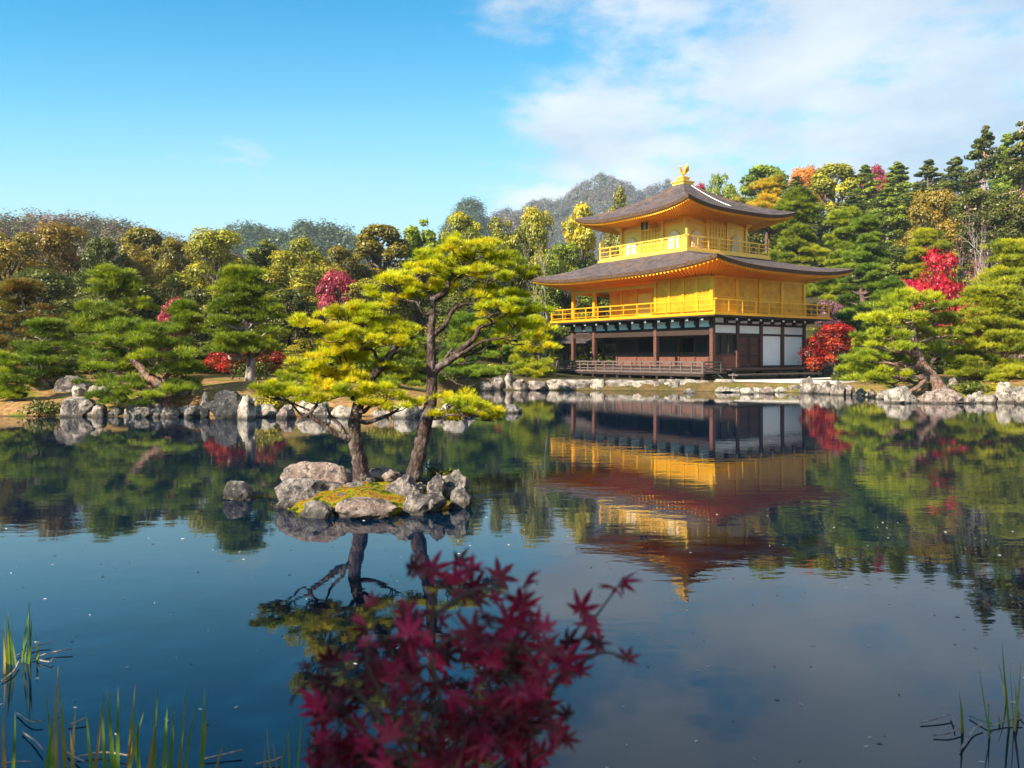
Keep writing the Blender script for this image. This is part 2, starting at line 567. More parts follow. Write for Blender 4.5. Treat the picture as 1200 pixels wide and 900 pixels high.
material('island_moss', moss_fn)
material('gravel', lambda t: principled(t, t.ramp(t.noise(t.n('ShaderNodeNewGeometry').outputs['Position'], 9, 6, 0.7), [(0.3, (0.40, 0.36, 0.32)), (0.7, (0.60, 0.55, 0.50))]), 0.95))


def water_fn(t):
    p = t.n('ShaderNodeNewGeometry').outputs['Position']
    mp = t.n('ShaderNodeMapping', i_Vector=p)
    mp.inputs['Scale'].default_value = (0.8, 1.6, 1)
    n_a = t.noise(mp.outputs[0], 2.2, 3, 0.5)
    n_b = t.noise(mp.outputs[0], 9.0, 2, 0.5)
    patch = t.sstep(t.noise(p, 0.10, 3), 0.35, 0.65)
    h = t.math('MULTIPLY', t.math('ADD', n_a, t.math('MULTIPLY', n_b, 0.16)), t.math('ADD', 0.45, t.math('MULTIPLY', patch, 0.9)))
    b = t.n('ShaderNodeBump', i_Height=h, i_Distance=0.0036, i_Strength=0.5)
    pr = t.n('ShaderNodeBsdfPrincipled')
    pr.inputs['Base Color'].default_value = (0.0005, 0.007, 0.020, 1)
    pr.inputs['Roughness'].default_value = 0.02
    pr.inputs['IOR'].default_value = 1.46
    pr.inputs['Specular Tint'].default_value = (0.58, 0.83, 1.0, 1)
    t.t.links.new(b.outputs[0], pr.inputs['Normal'])
    return pr.outputs[0]


material('pond_water', water_fn)


foliage('leaf_litter', (0.25, 0.20, 0.17), (0.42, 0.38, 0.34), (0.6, 0.56, 0.52), 0.1, 0.0, 3.0)


def sub_mat(name, col):
    return material(name, lambda t: principled(t, col, 0.8))


# ------------------------------------------------------------------ ground and water
SHORE = [(-45, 2.3), (-70, 12), (-60, 21), (-30, 22.2), (-14.5, 22.7), (-11.5, 22.5), (-8.6, 22.9), (-7.2, 22.4), (-5.2, 22.7), (-3.4, 22.6), (-1.9, 22.7), (-1.1, 24.0),
         (-1.3, 28), (-2.6, 33), (-3.2, 38.5), (-1.4, 40.6), (0.6, 40.2), (4.0, 39.8), (9.0, 39.0), (13.2, 37.4), (15.0, 36.6), (16.8, 35.2),
         (17.0, 30.6), (18.5, 29.2), (22, 28.6), (34, 28.2), (60, 27), (80, 15), (45, 2.3)]


def shore_dist(x, y):
    """positive on land, negative in the pond"""
    d = np.full(x.shape, 1e9)
    inside = np.zeros(x.shape, bool)
    n = len(SHORE)
    for i in range(n):
        ax, ay = SHORE[i]
        bx, by = SHORE[(i + 1) % n]
        dx, dy = bx - ax, by - ay
        t = np.clip(((x - ax) * dx + (y - ay) * dy) / (dx * dx + dy * dy), 0, 1)
        d = np.minimum(d, np.hypot(x - ax - t * dx, y - ay - t * dy))
        c = ((ay > y) != (by > y)) & (x < dx * (y - ay) / (dy if dy else 1e-9) + ax)
        inside ^= c
    return np.where(inside, -d, d)


def sst(v, a, b):
    t = np.clip((v - a) / (b - a), 0, 1)
    return t * t * (3 - 2 * t)


def wob(x, y, s):
    return (np.sin(x * s * 1.3 + y * s * 0.7 + 1.3) + np.sin(x * s * -0.6 + y * s * 1.7 + 4.1) + np.sin(x * s * 2.3 + y * s * -1.9 + 0.4) * 0.5) / 2.5


def g_(x, y, cx, cy, sx, sy, h):
    return h * np.exp(-((x - cx) / sx) ** 2 - ((y - cy) / sy) ** 2)


def hills(x, y):
    k = x / np.maximum(y, 1)
    base = 12.5 * sst(y, 52, 98) * sst(k, 0.12, 0.34) * (1 - 0.25 * sst(k, 0.3, 0.6)) + 2.2 * sst(y, 30, 70) * (1 - sst(k, -0.1, 0.12))
    peaks = [(-118, 205, 75, 62, 28.5), (-185, 235, 110, 70, 32), (-78, 330, 46, 60, 46), (-128, 360, 66, 60, 52),
             (-24, 450, 27, 60, 84), (-2, 560, 60, 80, 92), (86, 740, 80, 120, 150), (150, 770, 70, 120, 152), (24, 750, 72, 110, 132),
             (300, 600, 200, 160, 85), (-420, 700, 300, 200, 80)]
    p = 4.0
    acc = np.maximum(base, 0) ** p
    for c in peaks:
        acc = acc + g_(x, y, *c) ** p
    z = acc ** (1 / p)
    return z * (1 + 0.05 * wob(x, y, 0.05) * sst(y, 150, 300) + 0.03 * wob(x + 31, y, 0.13) * sst(y, 150, 300))


def ground_z(x, y):
    x = np.asarray(x, float)
    y = np.asarray(y, float)
    d = shore_dist(x, y)
    land = 0.10 + 0.26 * sst(d, 0.0, 0.5) + 0.45 * sst(d, 0.4, 4.5) + 0.06 * wob(x, y, 0.9) * sst(d, 0.2, 2)
    land = land + g_(x, y, -8.2, 24.6, 2.2, 1.9, 0.35)
    # level court round the pavilion, gently terraced near bank
    court = np.exp(-(((x - 11) / 12) ** 2 + ((y - 48) / 11) ** 2) ** 3)
    land = land * (1 - court) + 0.46 * court
    land = land + hills(x, y) + 1.2 * wob(x, y, 0.06) * sst(y, 60, 140)
    near = (y < 5)
    land = np.where(near, 0.05 + 0.15 * sst(d, 0, 1.5), land)
    return np.where(d > 0, land, -0.7 * sst(-d, 0, 1.5) + 0.10 * (1 - sst(-d, 0, 0.25)))


def gz(x, y):
    return float(ground_z(np.array([x]), np.array([y]))[0])


def axis(parts):
    out = []
    for a, b, s in parts:
        out += list(np.arange(a, b, s))
    out.append(parts[-1][1])
    return np.array(out)


gx = axis([(-1300, -600, 100), (-600, -200, 20), (-200, -60, 5), (-60, -22, 1.2), (-22, 28, 0.3), (28, 60, 1.2), (60, 200, 5), (200, 600, 20), (600, 1300, 100)])
gy = axis([(-300, -40, 40), (-40, 0, 4), (0, 4, 0.4), (4, 19, 1.5), (19, 48, 0.3), (48, 110, 1.6), (110, 240, 6), (240, 1000, 14), (1000, 1500, 100)])
XX, YY = np.meshgrid(gx, gy)
ZZ = ground_z(XX, YY)
nx_, ny_ = len(gx), len(gy)
gverts = np.stack([XX, YY, ZZ], -1).reshape(-1, 3)
ii = np.arange((ny_ - 1) * (nx_ - 1))
r_, c_ = ii // (nx_ - 1), ii % (nx_ - 1)
b_ = r_ * nx_ + c_
gfaces = np.stack([b_, b_ + 1, b_ + nx_ + 1, b_ + nx_], 1)
gme = bpy.data.meshes.new('ground')
gme.from_pydata(gverts.tolist(), [], gfaces.tolist())
gme.polygons.foreach_set('use_smooth', [True] * len(gme.polygons))
tag(link('ground', gme, MATS['bank_soil']), kind='structure')

wb = MB()
wb.add([(-90, 0.6, 0), (90, 0.6, 0), (90, 47, 0), (-90, 47, 0)], [(0, 1, 2, 3)])
tag(wb.build('pond_water', MATS['pond_water']), kind='structure')

# pale gravel court in front of the pavilion's right side
gp = MB()
gpp = [(10.6, 39.8), (13.0, 38.4), (15.4, 37.6), (18.5, 38.6), (22.0, 41.0), (24.5, 46), (22, 50), (19.5, 46.6), (14.8, 41.6)]
gp.add([(x, y, 0.52) for x, y in gpp] + [(x, y, 0.30) for x, y in gpp],
       [tuple(range(len(gpp)))] + [(i, len(gpp) + i, len(gpp) + (i + 1) % len(gpp), (i + 1) % len(gpp)) for i in range(len(gpp))])
tag(gp.build('gravel_path', MATS['gravel']), kind='structure')

# ------------------------------------------------------------------ the golden pavilion
L, W = 5.8, 4.03
pav = empty('golden_pavilion', (10.672, 49.735, 0), -R(54.645))
tag(pav, 'three storey gold leaf pavilion with curved shingle roofs standing at the pond edge', 'pavilion')
M_ = MATS


def sub(name, mb, mat, parent=pav, smooth=False):
    return mb.build(name, mat, parent, smooth)


# stone base and floor
sub('foundation', MB().box(-L - .35, L + .35, -W - .35, W + .35, .30, .72), M_['rock_pale'])
fl = sub('floor', MB().box(-L - .25, L + .25, -W - .25, W + .25, .98, 1.10), M_['wood_dark'])
sub('floor_edge_beam', MB().box(-L - .27, L + .27, -W - .27, -W - .252, .86, 1.08).box(L + .252, L + .27, -W - .25, W + .27, .86, 1.08), M_['wood_dark'], fl)
for x, y in ((-L, -W), (L - .2, -W), (L - .2, -.1), (L - .2, W - .2)):
    sub('floor_post', MB().box(x, x + .2, y, y + .2, .72, .98), M_['wood_dark'], fl)

# ground floor posts
for px_, py_ in [(-5.8, -W), (-3.73, -W), (1.65, -W), (L, -W), (L, -2.03), (L, 0), (L, 1.95), (L, W), (-5.8, 0), (-5.8, W), (-3.73, W), (1.65, W)]:
    sub('post', MB().box(px_ - .11, px_ + .11, py_ - .11, py_ + .11, 1.10, 3.80), M_['wood_brown'])
# tie beams
sub('tie_beam', MB().box(-5.69, L - .11, -W - .08, -W + .08, 2.86, 3.14).box(-5.69, L - .11, -W - .07, -W + .07, 3.20, 3.28), M_['wood_dark'])
sub('tie_beam', MB().box(L - .08, L + .08, -W + .11, W - .11, 2.86, 2.97).box(L - .08, L + .08, -W + .11, W - .11, 3.40, 3.52), M_['wood_dark'])
sub('tie_beam', MB().box(-5.69, L - .11, W - .08, W + .08, 2.86, 3.14), M_['wood_dark'])
sub('ceiling', MB().box(-L, L, -W + .1, W - .1, 3.56, 3.62), M_['wood_dark'])

# recessed long wall behind the open veranda of the ground floor
yw = -W + 1.9
sub('wainscot', MB().box(-3.62, L - .12, yw, yw + .08, 1.10, 1.82), M_['wood_red'])
m = MB().box(-3.62, L - .12, yw - .05, yw + .1, 1.822, 1.94).box(-3.62, L - .12, yw - .05, yw + .1, 2.78, 2.94)
for x in (-3.68, -1.9, 0.0, 1.65, 2.9, 3.9, 5.0):
    m.box(x - .055, x + .055, yw - .06, yw + .11, 1.11, 3.5)
sub('wall_frame', m, M_['wood_brown'])
for x0, x1 in ((-3.5, -1.98), (0.1, 1.55), (2.98, 3.84)):
    sb = sub('lifted_shutter', MB().box(x0, x1, yw + .02, yw + .05, 1.945, 2.775), M_['black_paint'])
    g = MB()
    k = int((x1 - x0) / .22)
    for i in range(1, k):
        xx = x0 + (x1 - x0) * i / k
        g.box(xx - .015, xx + .015, yw - .002, yw + .018, 1.95, 2.77)
    for i in range(1, 5):
        zz = 1.945 + .83 * i / 5
        g.box(x0, x1, yw + .0, yw + .016, zz - .012, zz + .012)
    sub('lattice', g, M_['wood_dark'], sb)
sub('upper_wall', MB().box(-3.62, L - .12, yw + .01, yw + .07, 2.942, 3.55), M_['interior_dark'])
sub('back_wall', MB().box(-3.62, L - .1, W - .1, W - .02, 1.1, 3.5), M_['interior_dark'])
sub('side_wall', MB().box(-3.78, -3.70, yw + .12, W - .12, 1.1, 3.5), M_['wood_dark'])
# interior furnishing seen as a dark mass
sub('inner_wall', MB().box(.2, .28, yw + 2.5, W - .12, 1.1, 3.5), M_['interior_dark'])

# short side, ground floor: dark window, double door, two white panels, four transoms
ys = [-W + .11, -2.03 - .11, -2.03 + .11, -.11, .11, 1.95 - .11, 1.95 + .11, W - .11]
bays = [(ys[0], ys[1]), (ys[2], ys[3]), (ys[4], ys[5]), (ys[6], ys[7])]
for i, (y0, y1) in enumerate(bays):
    sub('transom_panel', MB().box(L - .03, L + .02, y0, y1, 2.972, 3.398), M_['plaster_white'])
y0, y1 = bays[0]
sub('wainscot', MB().box(L - .05, L + .03, y0, y1, 1.1, 1.80), M_['wood_red'])
wn = sub('window', MB().box(L - .06, L - .03, y0, y1, 1.80, 2.858), M_['black_paint'])
g = MB().box(L - .02, L + .05, y0, y1, 1.802, 1.90)
for i in range(0, 4):
    yy_ = y0 + (y1 - y0) * i / 3
    g.box(L - .025, L + .035, yy_ - .03, yy_ + .03, 1.902, 2.857)
sub('window_frame', g, M_['wood_dark'], wn)
y0, y1 = bays[1]
ym = (y0 + y1) / 2
for a, b in ((y0, ym - .01), (ym + .01, y1)):
    d = sub('door', MB().box(L - .04, L + .01, a, b, 1.1, 2.858), M_['wood_brown'])
    g = MB()
    for z0, z1 in ((1.1, 1.2), (1.72, 1.8), (2.3, 2.38), (2.76, 2.857)):
        g.box(L + .011, L + .04, a, b, z0, z1)
    g.box(L + .011, L + .038, a, a + .09, 1.2, 2.76).box(L + .011, L + .038, b - .09, b, 1.2, 2.76)
    sub('door_frame', g, M_['wood_dark'], d)
for y0, y1 in bays[2:]:
    wp = sub('white_panel', MB().box(L - .03, L + .03, y0 + .06, y1 - .06, 1.19, 2.858), M_['plaster_white'])
    sub('panel_frame', MB().box(L - .02, L + .045, y0, y0 + .058, 1.1, 2.858).box(L - .02, L + .045, y1 - .058, y1, 1.1, 2.858).box(L - .02, L + .043, y0 + .058, y1 - .058, 1.1, 1.188), M_['wood_dark'], wp)

# bracket zone under the first balcony: small white panels between dark brackets
oz0, oz1 = 3.30, 3.72
sub('fascia_beam', MB().box(-L - .1, L + .1, -W - .1, -W + .1, 3.80, 3.87).box(L - .1, L + .1, -W + .1, W + .1, 3.80, 3.872).box(-L - .1, -L + .1, -W + .1, W + .1, 3.80, 3.871).box(-L + .1, L - .1, W - .1, W + .1, 3.80, 3.873), M_['wood_dark'])
nb = 11
for i in range(nb):
    x0 = -L + (2 * L) * i / nb
    sub('plaster_panel', MB().box(x0 + .16, x0 + 2 * L / nb - .16, -W - .03, -W + .02, oz0, oz1), M_['plaster_white'])
for i in range(8):
    y0 = -W + (2 * W) * i / 8
    sub('plaster_panel', MB().box(L - .02, L + .03, y0 + .14, y0 + 2 * W / 8 - .14, 3.53, 3.78), M_['plaster_white'])
for i in range(nb + 1):
    x = -L + (2 * L) * i / nb
    b = sub('bracket', MB().box(x - .08, x + .08, -W - .80, -W + .1, 3.62, 3.74).box(x - .14, x + .14, -W - .13, -W - .035, 3.40, 3.618).box(x - .06, x + .06, -W - 1.0, -W + .1, 3.745, 3.798), M_['wood_dark'])
    sub('bracket_end', MB().box(x - .075, x + .075, -W - .83, -W - .802, 3.63, 3.735), M_['plaster_white'], b)
for i in range(1, 9):
    y = -W + (2 * W) * i / 8
    b = sub('bracket', MB().box(L - .1, L + .80, y - .08, y + .08, 3.62, 3.74).box(L - .05, L + .13, y - .14, y + .14, 3.50, 3.618).box(L - .1, L + 1.0, y - .06, y + .06, 3.745, 3.798), M_['wood_dark'])
    sub('bracket_end', MB().box(L + .802, L + .83, y - .075, y + .075, 3.63, 3.735), M_['plaster_white'], b)


def railing(ax, ay, z0, top, parent, name='railing', step=1.0, ends=0.0, mat='gold'):
    """posts and three rails round a rectangle of half sizes ax, ay"""
    m = MB()
    for s in (-1, 1):
        for z, t in ((z0 + .12, .018), (z0 + (top - z0) * .60, .022), (top, .034)):
            e = .16 if z == top else 0
            m.box(-ax - e, ax + e, s * ay - t, s * ay + t, z - t, z + t)
            m.box(s * ax - t * .96, s * ax + t * .96, -ay - e, ay + e, z - t * .94, z + t * .94)
        n = round(2 * ax / step)
        for i in range(n + 1):
            x = -ax + 2 * ax * i / n
            e = ends if i in (0, n) else 0
            w = .05 if i in (0, n) else .032
            m.box(x - w, x + w, s * ay - w, s * ay + w, z0, top + (e or -.01))
        n = round(2 * ay / step)
        for i in range(1, n):
            y = -ay + 2 * ay * i / n
            m.box(s * ax - .032, s * ax + .032, y - .032, y + .032, z0, top - .012)
    return sub(name, m, M_[mat], parent)


# ---- second storey
bx_, by_ = L + 1.10, W + 1.10
bal2 = sub('balcony', MB().box(-bx_, bx_, -by_, by_, 3.875, 4.02), M_['gold'])
sub('balcony_underside', MB().box(-bx_ + .03, bx_ - .03, -by_ + .03, by_ - .03, 3.80, 3.87), M_['wood_dark'], bal2)
railing(bx_ - .1, by_ - .1, 4.02, 4.70, bal2, step=1.12)
for px_, py_ in [(-L, -W), (-3.73, -W), (1.65, -W), (2.72, -W), (3.76, -W), (4.75, -W), (L, -W), (L, -2.1), (L, -.12), (L, 1.9), (L, W), (-L, 0), (-L, W), (-3.73, W), (1.65, W)]:
    sub('gold_post', MB().box(px_ - .10, px_ + .10, py_ - .10, py_ + .10, 4.02, 6.0), M_['gold'])
wall2 = sub('gold_wall', MB().box(1.75, L - .1, -W - .04, -W + .04, 4.02, 5.95).box(L - .04, L + .04, -W + .1, W - .1, 4.02, 5.95), M_['gold_plank'])
sub('wall_rail', MB().box(1.75, L - .1, -W - .06, -W + .06, 5.955, 6.1).box(L - .06, L + .06, -W + .1, W - .1, 5.955, 6.1).box(1.75, L - .1, -W - .055, -W - .042, 4.9, 4.98).box(L + .042, L + .055, -W + .1, W - .1, 4.9, 4.98), M_['gold'], wall2)
yr = -W + 1.35
sub('recessed_wall', MB().box(-3.73, 1.65, yr - .04, yr + .04, 4.02, 6.1).box(1.60, 1.68, -W + .1, yr - .04, 4.02, 6.1), M_['gold_plank'])
for x in (-2.6, -1.25, .1, 1.1):
    sub('recess_post', MB().box(x - .07, x + .07, yr - .12, yr - .042, 4.02, 6.1), M_['gold'])
for x0, x1 in ((-1.16, .02),):
    dd = sub('sliding_door', MB().box(x0 + .02, x1 - .02, yr - .08, yr - .05, 4.1, 5.55), M_['gold_pale'])
    sub('door_rail', MB().box(x0 + .02, x1 - .02, yr - .11, yr - .082, 4.75, 4.83).box(x0 + .02, x1 - .02, yr - .11, yr - .082, 5.5, 5.6), M_['gold'], dd)
sub('recess_ceiling', MB().box(-L, 1.65, -W, W, 6.102, 6.16), M_['gold_soffit'])
sub('back_gold_wall', MB().box(-3.73, L - .1, W - .04, W + .04, 4.02, 6.0).box(-3.77, -3.69, yr + .04, W - .1, 4.02, 6.1), M_['gold_plank'])
sub('lintel', MB().box(-L + .1, 1.55, -W - .07, -W + .07, 5.72, 5.9).box(-L - .07, -L + .07, -W + .1, W - .1, 5.72, 5.9), M_['gold'])


def roof(ax, ay, ix, iy, ze, zt, lift, thick, wallx, wally, zwall, a=.5, nseg=28, nr=14):
    vs, sl = [], []
    def pt(side, t, r):
        hx, hy = ax + (ix - ax) * r, ay + (iy - ay) * r
        bow = 1 + .0 * (1 - r)
        z = ze + (zt - ze) * (a * r + (1 - a) * r * r) + lift * abs(t) ** 3.2 * (1 - r) ** 1.6
        if side == 0: return (t * hx * bow, -hy, z)
        if side == 1: return (hx, t * hy * bow, z)
        if side == 2: return (-t * hx * bow, hy, z)
        return (-hx, -t * hy * bow, z)
    top = MB()
    for s in range(4):
        b = len(top.v)
        for i in range(nr + 1):
            for j in range(nseg + 1):
                top.v.append(pt(s, -1 + 2 * j / nseg, i / nr))
                sl.append(i / nr)
        for i in range(nr):
            for j in range(nseg):
                q = b + i * (nseg + 1) + j
                top.f.append((q, q + 1, q + nseg + 2, q + nseg + 1))
                top.mi.append(0)
    o = sub('roof', top, M_['bark_shingle'], pav, True)
    at = o.data.attributes.new('slope', 'FLOAT', 'POINT')
    at.data.foreach_set('value', sl)
    # edge band, gold eave strip and soffit
    edge, strip, soff, raft = MB(), MB(), MB(), MB()
    k1, k2 = thick * .80, thick
    for s in range(4):
        for j in range(nseg):
            t0, t1 = -1 + 2 * j / nseg, -1 + 2 * (j + 1) / nseg
            def off(t, dz, inn):
                p = Vector(pt(s, t, 0))
                f = Vector((1 - inn / ax, 1 - inn / ay, 1))
                return (p.x * f.x, p.y * f.y, p.z - dz)
            edge.add([off(t0, 0, 0), off(t1, 0, 0), off(t1, k1, .05), off(t0, k1, .05)], [(3, 2, 1, 0)])
            edge.add([off(t0, k1, .05), off(t1, k1, .05), off(t1, k1, .14), off(t0, k1, .14)], [(3, 2, 1, 0)])
            strip.add([off(t0, k1 + .002, .10), off(t1, k1 + .002, .10), off(t1, k2, .12), off(t0, k2, .12)], [(3, 2, 1, 0)])
            a0, a1 = off(t0, k2, .12), off(t1, k2, .12)
            def wp(t):
                if s == 0: return (t * wallx, -wally, zwall)
                if s == 1: return (wallx, t * wally, zwall)
                if s == 2: return (-t * wallx, wally, zwall)
                return (-wallx, -t * wally, zwall)
            soff.add([a0, a1, wp(t1), wp(t0)], [(3, 2, 1, 0)])
            for h in (.0, .5):
                tm = t0 + (t1 - t0) * h
                p, q = Vector(off(tm, k2 - .01, .16)), Vector(wp(tm))
                raft.beam(p + Vector((0, 0, -.045)), q + Vector((0, 0, -.045)), .06, .08)
    sub('eave_edge', edge, M_['shingle_edge'], o)
    sub('eave_strip', strip, M_['gold_soffit'], o)
    sub('soffit', soff, M_['gold_soffit'], o)
    sub('rafter', raft, M_['gold'], o)['kind'] = 'stuff'
    return o, pt


roof2, _p2 = roof(L + 2.05, W + 2.05, 3.72, 3.72, 6.44, 7.62, .43, .24, L - .1, W - .1, 6.12, a=.75)

# ---- third storey
B3, S3 = 3.74, 2.70
sub('upper_base', MB().box(-B3 + .12, B3 - .12, -B3 + .12, B3 - .12, 7.3, 7.62), M_['gold_pale'])
bal3 = sub('balcony', MB().box(-B3, B3, -B3, B3, 7.62, 7.74).box(-B3 + .08, B3 - .08, -B3 + .08, B3 - .08, 7.74, 7.88), M_['gold_pale'])
g = MB()
for i in range(8):
    t = -B3 + .4 + (2 * B3 - .8) * i / 7
    for s in (-1, 1):
        g.box(t - .12, t + .12, s * (B3 - .06) - .07, s * (B3 - .06) + .07, 7.48, 7.615)
        g.box(s * (B3 - .06) - .07, s * (B3 - .06) + .07, t - .12, t + .12, 7.482, 7.617)
sub('balcony_bracket', g, M_['gold'], bal3)
railing(B3 - .12, B3 - .12, 7.88, 8.52, bal3, step=.93, ends=.38, mat='gold_pale')
sub('upper_wall', MB().box(-S3 + .05, S3 - .05, -S3 + .05, S3 - .05, 7.885, 9.9), M_['gold_pale'])
for k in range(4):
    for t in (-2.65, -.9, .9, 2.65):
        x, y = [(t, -S3), (S3, t), (-t, S3), (-S3, -t)][k]
        if abs(t) > 2 and k % 2:
            continue
        gp_ = sub('gold_post', MB().box(x - .09, x + .09, y - .09, y + .09, 7.885, 9.7), M_['gold_pale'])
        sub('bracket', MB().box(x - .28, x + .28, y - .28, y + .28, 9.702, 9.80).box(x - .18, x + .18, y - .18, y + .18, 9.60, 9.70), M_['gold'], gp_)


def side_xf(k):
    a = [0, math.pi / 2, math.pi, -math.pi / 2][k]
    return Matrix.Rotation(a, 4, 'Z')


def oriented(mb, k):
    mx = side_xf(k)
    mb.v = [tuple(mx @ Vector(v)) for v in mb.v]
    return mb


def arch(w, h, ogee=.16, n=16):
    pts = [(-w * 1.12, 0), (w * 1.12, 0), (w * .98, h * .35)]
    for i in range(n + 1):
        a = math.pi * i / n
        x = math.cos(a) * w
        z = h * .58 + math.sin(a) * h * .32 + max(0, 1 - abs(x) / (w * .35)) ** 1.6 * ogee
        pts.append((x, z))
    pts.append((-w * .98, h * .35))
    return pts


def plate(pts, y0, y1, cx=0, cz=0):
    m = MB()
    n = len(pts)
    m.add([(x + cx, y0, z + cz) for x, z in pts] + [(x + cx, y1, z + cz) for x, z in pts],
          [tuple(range(n)), tuple(range(2 * n - 1, n - 1, -1))] + [(i, n + i, n + (i + 1) % n, (i + 1) % n) for i in range(n)])
    return m


yy0 = -S3 + .05
for k in range(4):
    for cx_ in (-1.78, 1.78):
        fr = plate(arch(.46, 1.22, .05), yy0 - .05, yy0 - .002, cx_, 7.98)
        wv = sub('arched_window', oriented(fr, k), M_['gold'])
        sub('paper_pane', oriented(plate(arch(.40, 1.12, .04), yy0 - .075, yy0 - .052, cx_, 8.02), k), M_['paper'], wv)
        g = MB()
        for xx in (-.2, 0, .2):
            g.box(cx_ + xx - .018, cx_ + xx + .018, yy0 - .095, yy0 - .077, 8.02, 8.95)
        g.box(cx_ - .42, cx_ + .42, yy0 - .094, yy0 - .078, 8.42, 8.46)
        sub('muntin', oriented(g, k), M_['gold_pale'], wv)
    dr = sub('lattice_door', oriented(MB().box(-.8, .8, yy0 - .03, yy0 - .002, 7.9, 9.45), k), M_['gold'])
    g = MB()
    for i in range(7):
        x = -.78 + 1.56 * i / 6
        w = .05 if i in (0, 3, 6) else .028
        g.box(x - w, x + w, yy0 - .075, yy0 - .032, 7.9, 9.45)
    for i in range(6):
        z = 7.95 + 1.45 * i / 5
        g.box(-.8, .8, yy0 - .07, yy0 - .034, z - .03, z + .03)
    sub('lattice', oriented(g, k), M_['gold_pale'], dr)
    sub('head_rail', oriented(MB().box(-2.55, 2.55, yy0 - .06, yy0 - .002, 9.455, 9.58), k), M_['gold'])

roof3, _p3 = roof(4.80, 4.80, .42, .42, 10.06, 12.40, .45, .24, 2.62, 2.62, 9.84, a=.58)
sub('lightning_wire', MB().tube([(lambda p: (p[0], p[1], p[2] + .05))(_p3(1, .02 + .1 * r, r)) for r in np.linspace(.95, .28, 9)], [.018] * 9, 6), M_['plaster_white'], roof3)
# name board over the south door, three gilt characters on black
pb = sub('name_plaque', MB().box(-.30, .30, -S3 - .62, -S3 - .57, 9.30, 9.92), M_['black_paint'])
g = MB().box(-.34, .34, -S3 - .64, -S3 - .60, 9.92, 9.96).box(-.34, .34, -S3 - .64, -S3 - .60, 9.26, 9.30).box(-.34, -.30, -S3 - .64, -S3 - .60, 9.30, 9.92).box(.30, .34, -S3 - .64, -S3 - .60, 9.30, 9.92)
sub('plaque_rim', g, M_['gold'], pb)
tcu = bpy.data.curves.new('plaque_writing', 'FONT')
tcu.body = '\u7a76\n\u7adf\n\u9802'
tcu.size = .21
tcu.space_line = .92
tcu.align_x = 'CENTER'
tcu.extrude = .006
tob = bpy.data.objects.new('plaque_writing', tcu)
COL.objects.link(tob)
bpy.context.view_layer.update()
tme = bpy.data.meshes.new_from_object(tob.evaluated_get(bpy.context.evaluated_depsgraph_get()))
bpy.data.objects.remove(tob)
tme.name = 'plaque_writing'
tme.materials.clear()
tw = link('plaque_writing', tme, M_['gold_pale'], pb)
tw.rotation_euler = (R(90), 0, 0)
tw.location = (0, -S3 - .63, 9.72)

# roof crown and the bird
cr = sub('roof_crown', MB().box(-.46, .46, -.46, .46, 12.22, 12.52).box(-.53, .53, -.53, .53, 12.52, 12.60).box(-.27, .27, -.27, .27, 12.60, 12.80).box(-.32, .32, -.32, .32, 12.80, 12.86), M_['gold_pale'])
ph = MB()
def T_(pts, rad, seg=8):
    p, r = curve([(a * .85, b * .85, c * .85 + 12.90) for a, b, c in pts], [q * .85 for q in rad], 4)
    ph.tube(p, r, seg)
T_([(.34, 0, .28), (.18, 0, .26), (0, 0, .30), (-.16, 0, .40)], [.03, .13, .15, .05])                    # body
T_([(-.10, 0, .36), (-.22, 0, .52), (-.24, 0, .66), (-.18, 0, .76)], [.10, .06, .045, .05])          # neck
T_([(-.20, 0, .75), (-.27, 0, .76), (-.36, 0, .72)], [.06, .05, .01])                                   # head and beak
T_([(-.20, 0, .78), (-.17, 0, .88)], [.03, .01])
for s in (-1, 1):
    T_([(.02, s * .06, .22), (0, s * .07, .02)], [.03, .02])                                          # legs
    for q, (dx, dz) in enumerate(((-.02, .46), (.10, .40), (.20, .30))):
        T_([(0, s * .10, .36), (dx * .5, s * .26, .36 + dz * .45), (dx, s * .40, .36 + dz)], [.06, .055, .015], 6)  # wing feathers
for q, (dy, dz) in enumerate(((0, .62), (-.12, .52), (.12, .52), (-.2, .34), (.2, .34))):
    T_([(.24, dy * .3, .28), (.42, dy * .7, .30 + dz * .5), (.40, dy, .34 + dz)], [.05, .06, .015], 6)        # tail plumes
sub('phoenix_finial', ph, M_['gold'], pav, True)
sub('finial_plinth', MB().box(-.2, .2, -.2, .2, 12.86, 12.92), M_['gold'], cr)

# waterside veranda with its low railing, along the south side
yv0, yv1 = -W - 2.1, -W - .3
ver = sub('veranda', MB().box(-5.9, L + 1.2, yv0, yv1, .80, .90), M_['wood_grey'])
g = MB()
for i in range(13):
    x = -5.8 + (L + 6.8) * i / 12
    g.box(x - .07, x + .07, yv0 + .1, yv0 + .24, .25, .80)
g.box(-5.9, L + 1.2, yv0 + .02, yv0 + .1, .66, .798)
sub('veranda_support', g, M_['wood_dark'], ver)
g = MB()
yq = yv0 + .10
for i in range(17):
    x = -5.0 + (L + 6.1) * i / 16
    w = .06 if i in (0, 16) else .04
    g.box(x - w, x + w, yq - w, yq + w, .90, 1.42)
for z, t in ((1.40, .042), (1.22, .03), (1.02, .03)):
    g.box(-5.1, L + 1.22, yq - t, yq + t, z - t, z + t)
for z, t in ((1.40, .042), (1.22, .03), (1.02, .03)):
    g.box(L + 1.1 - t, L + 1.1 + t, yq + .05, yv1 - .3, z - t, z + t)
g.box(L + 1.05, L + 1.15, yv1 - .4, yv1 - .3, .9, 1.42)
sub('railing', g, M_['wood_grey'], ver)
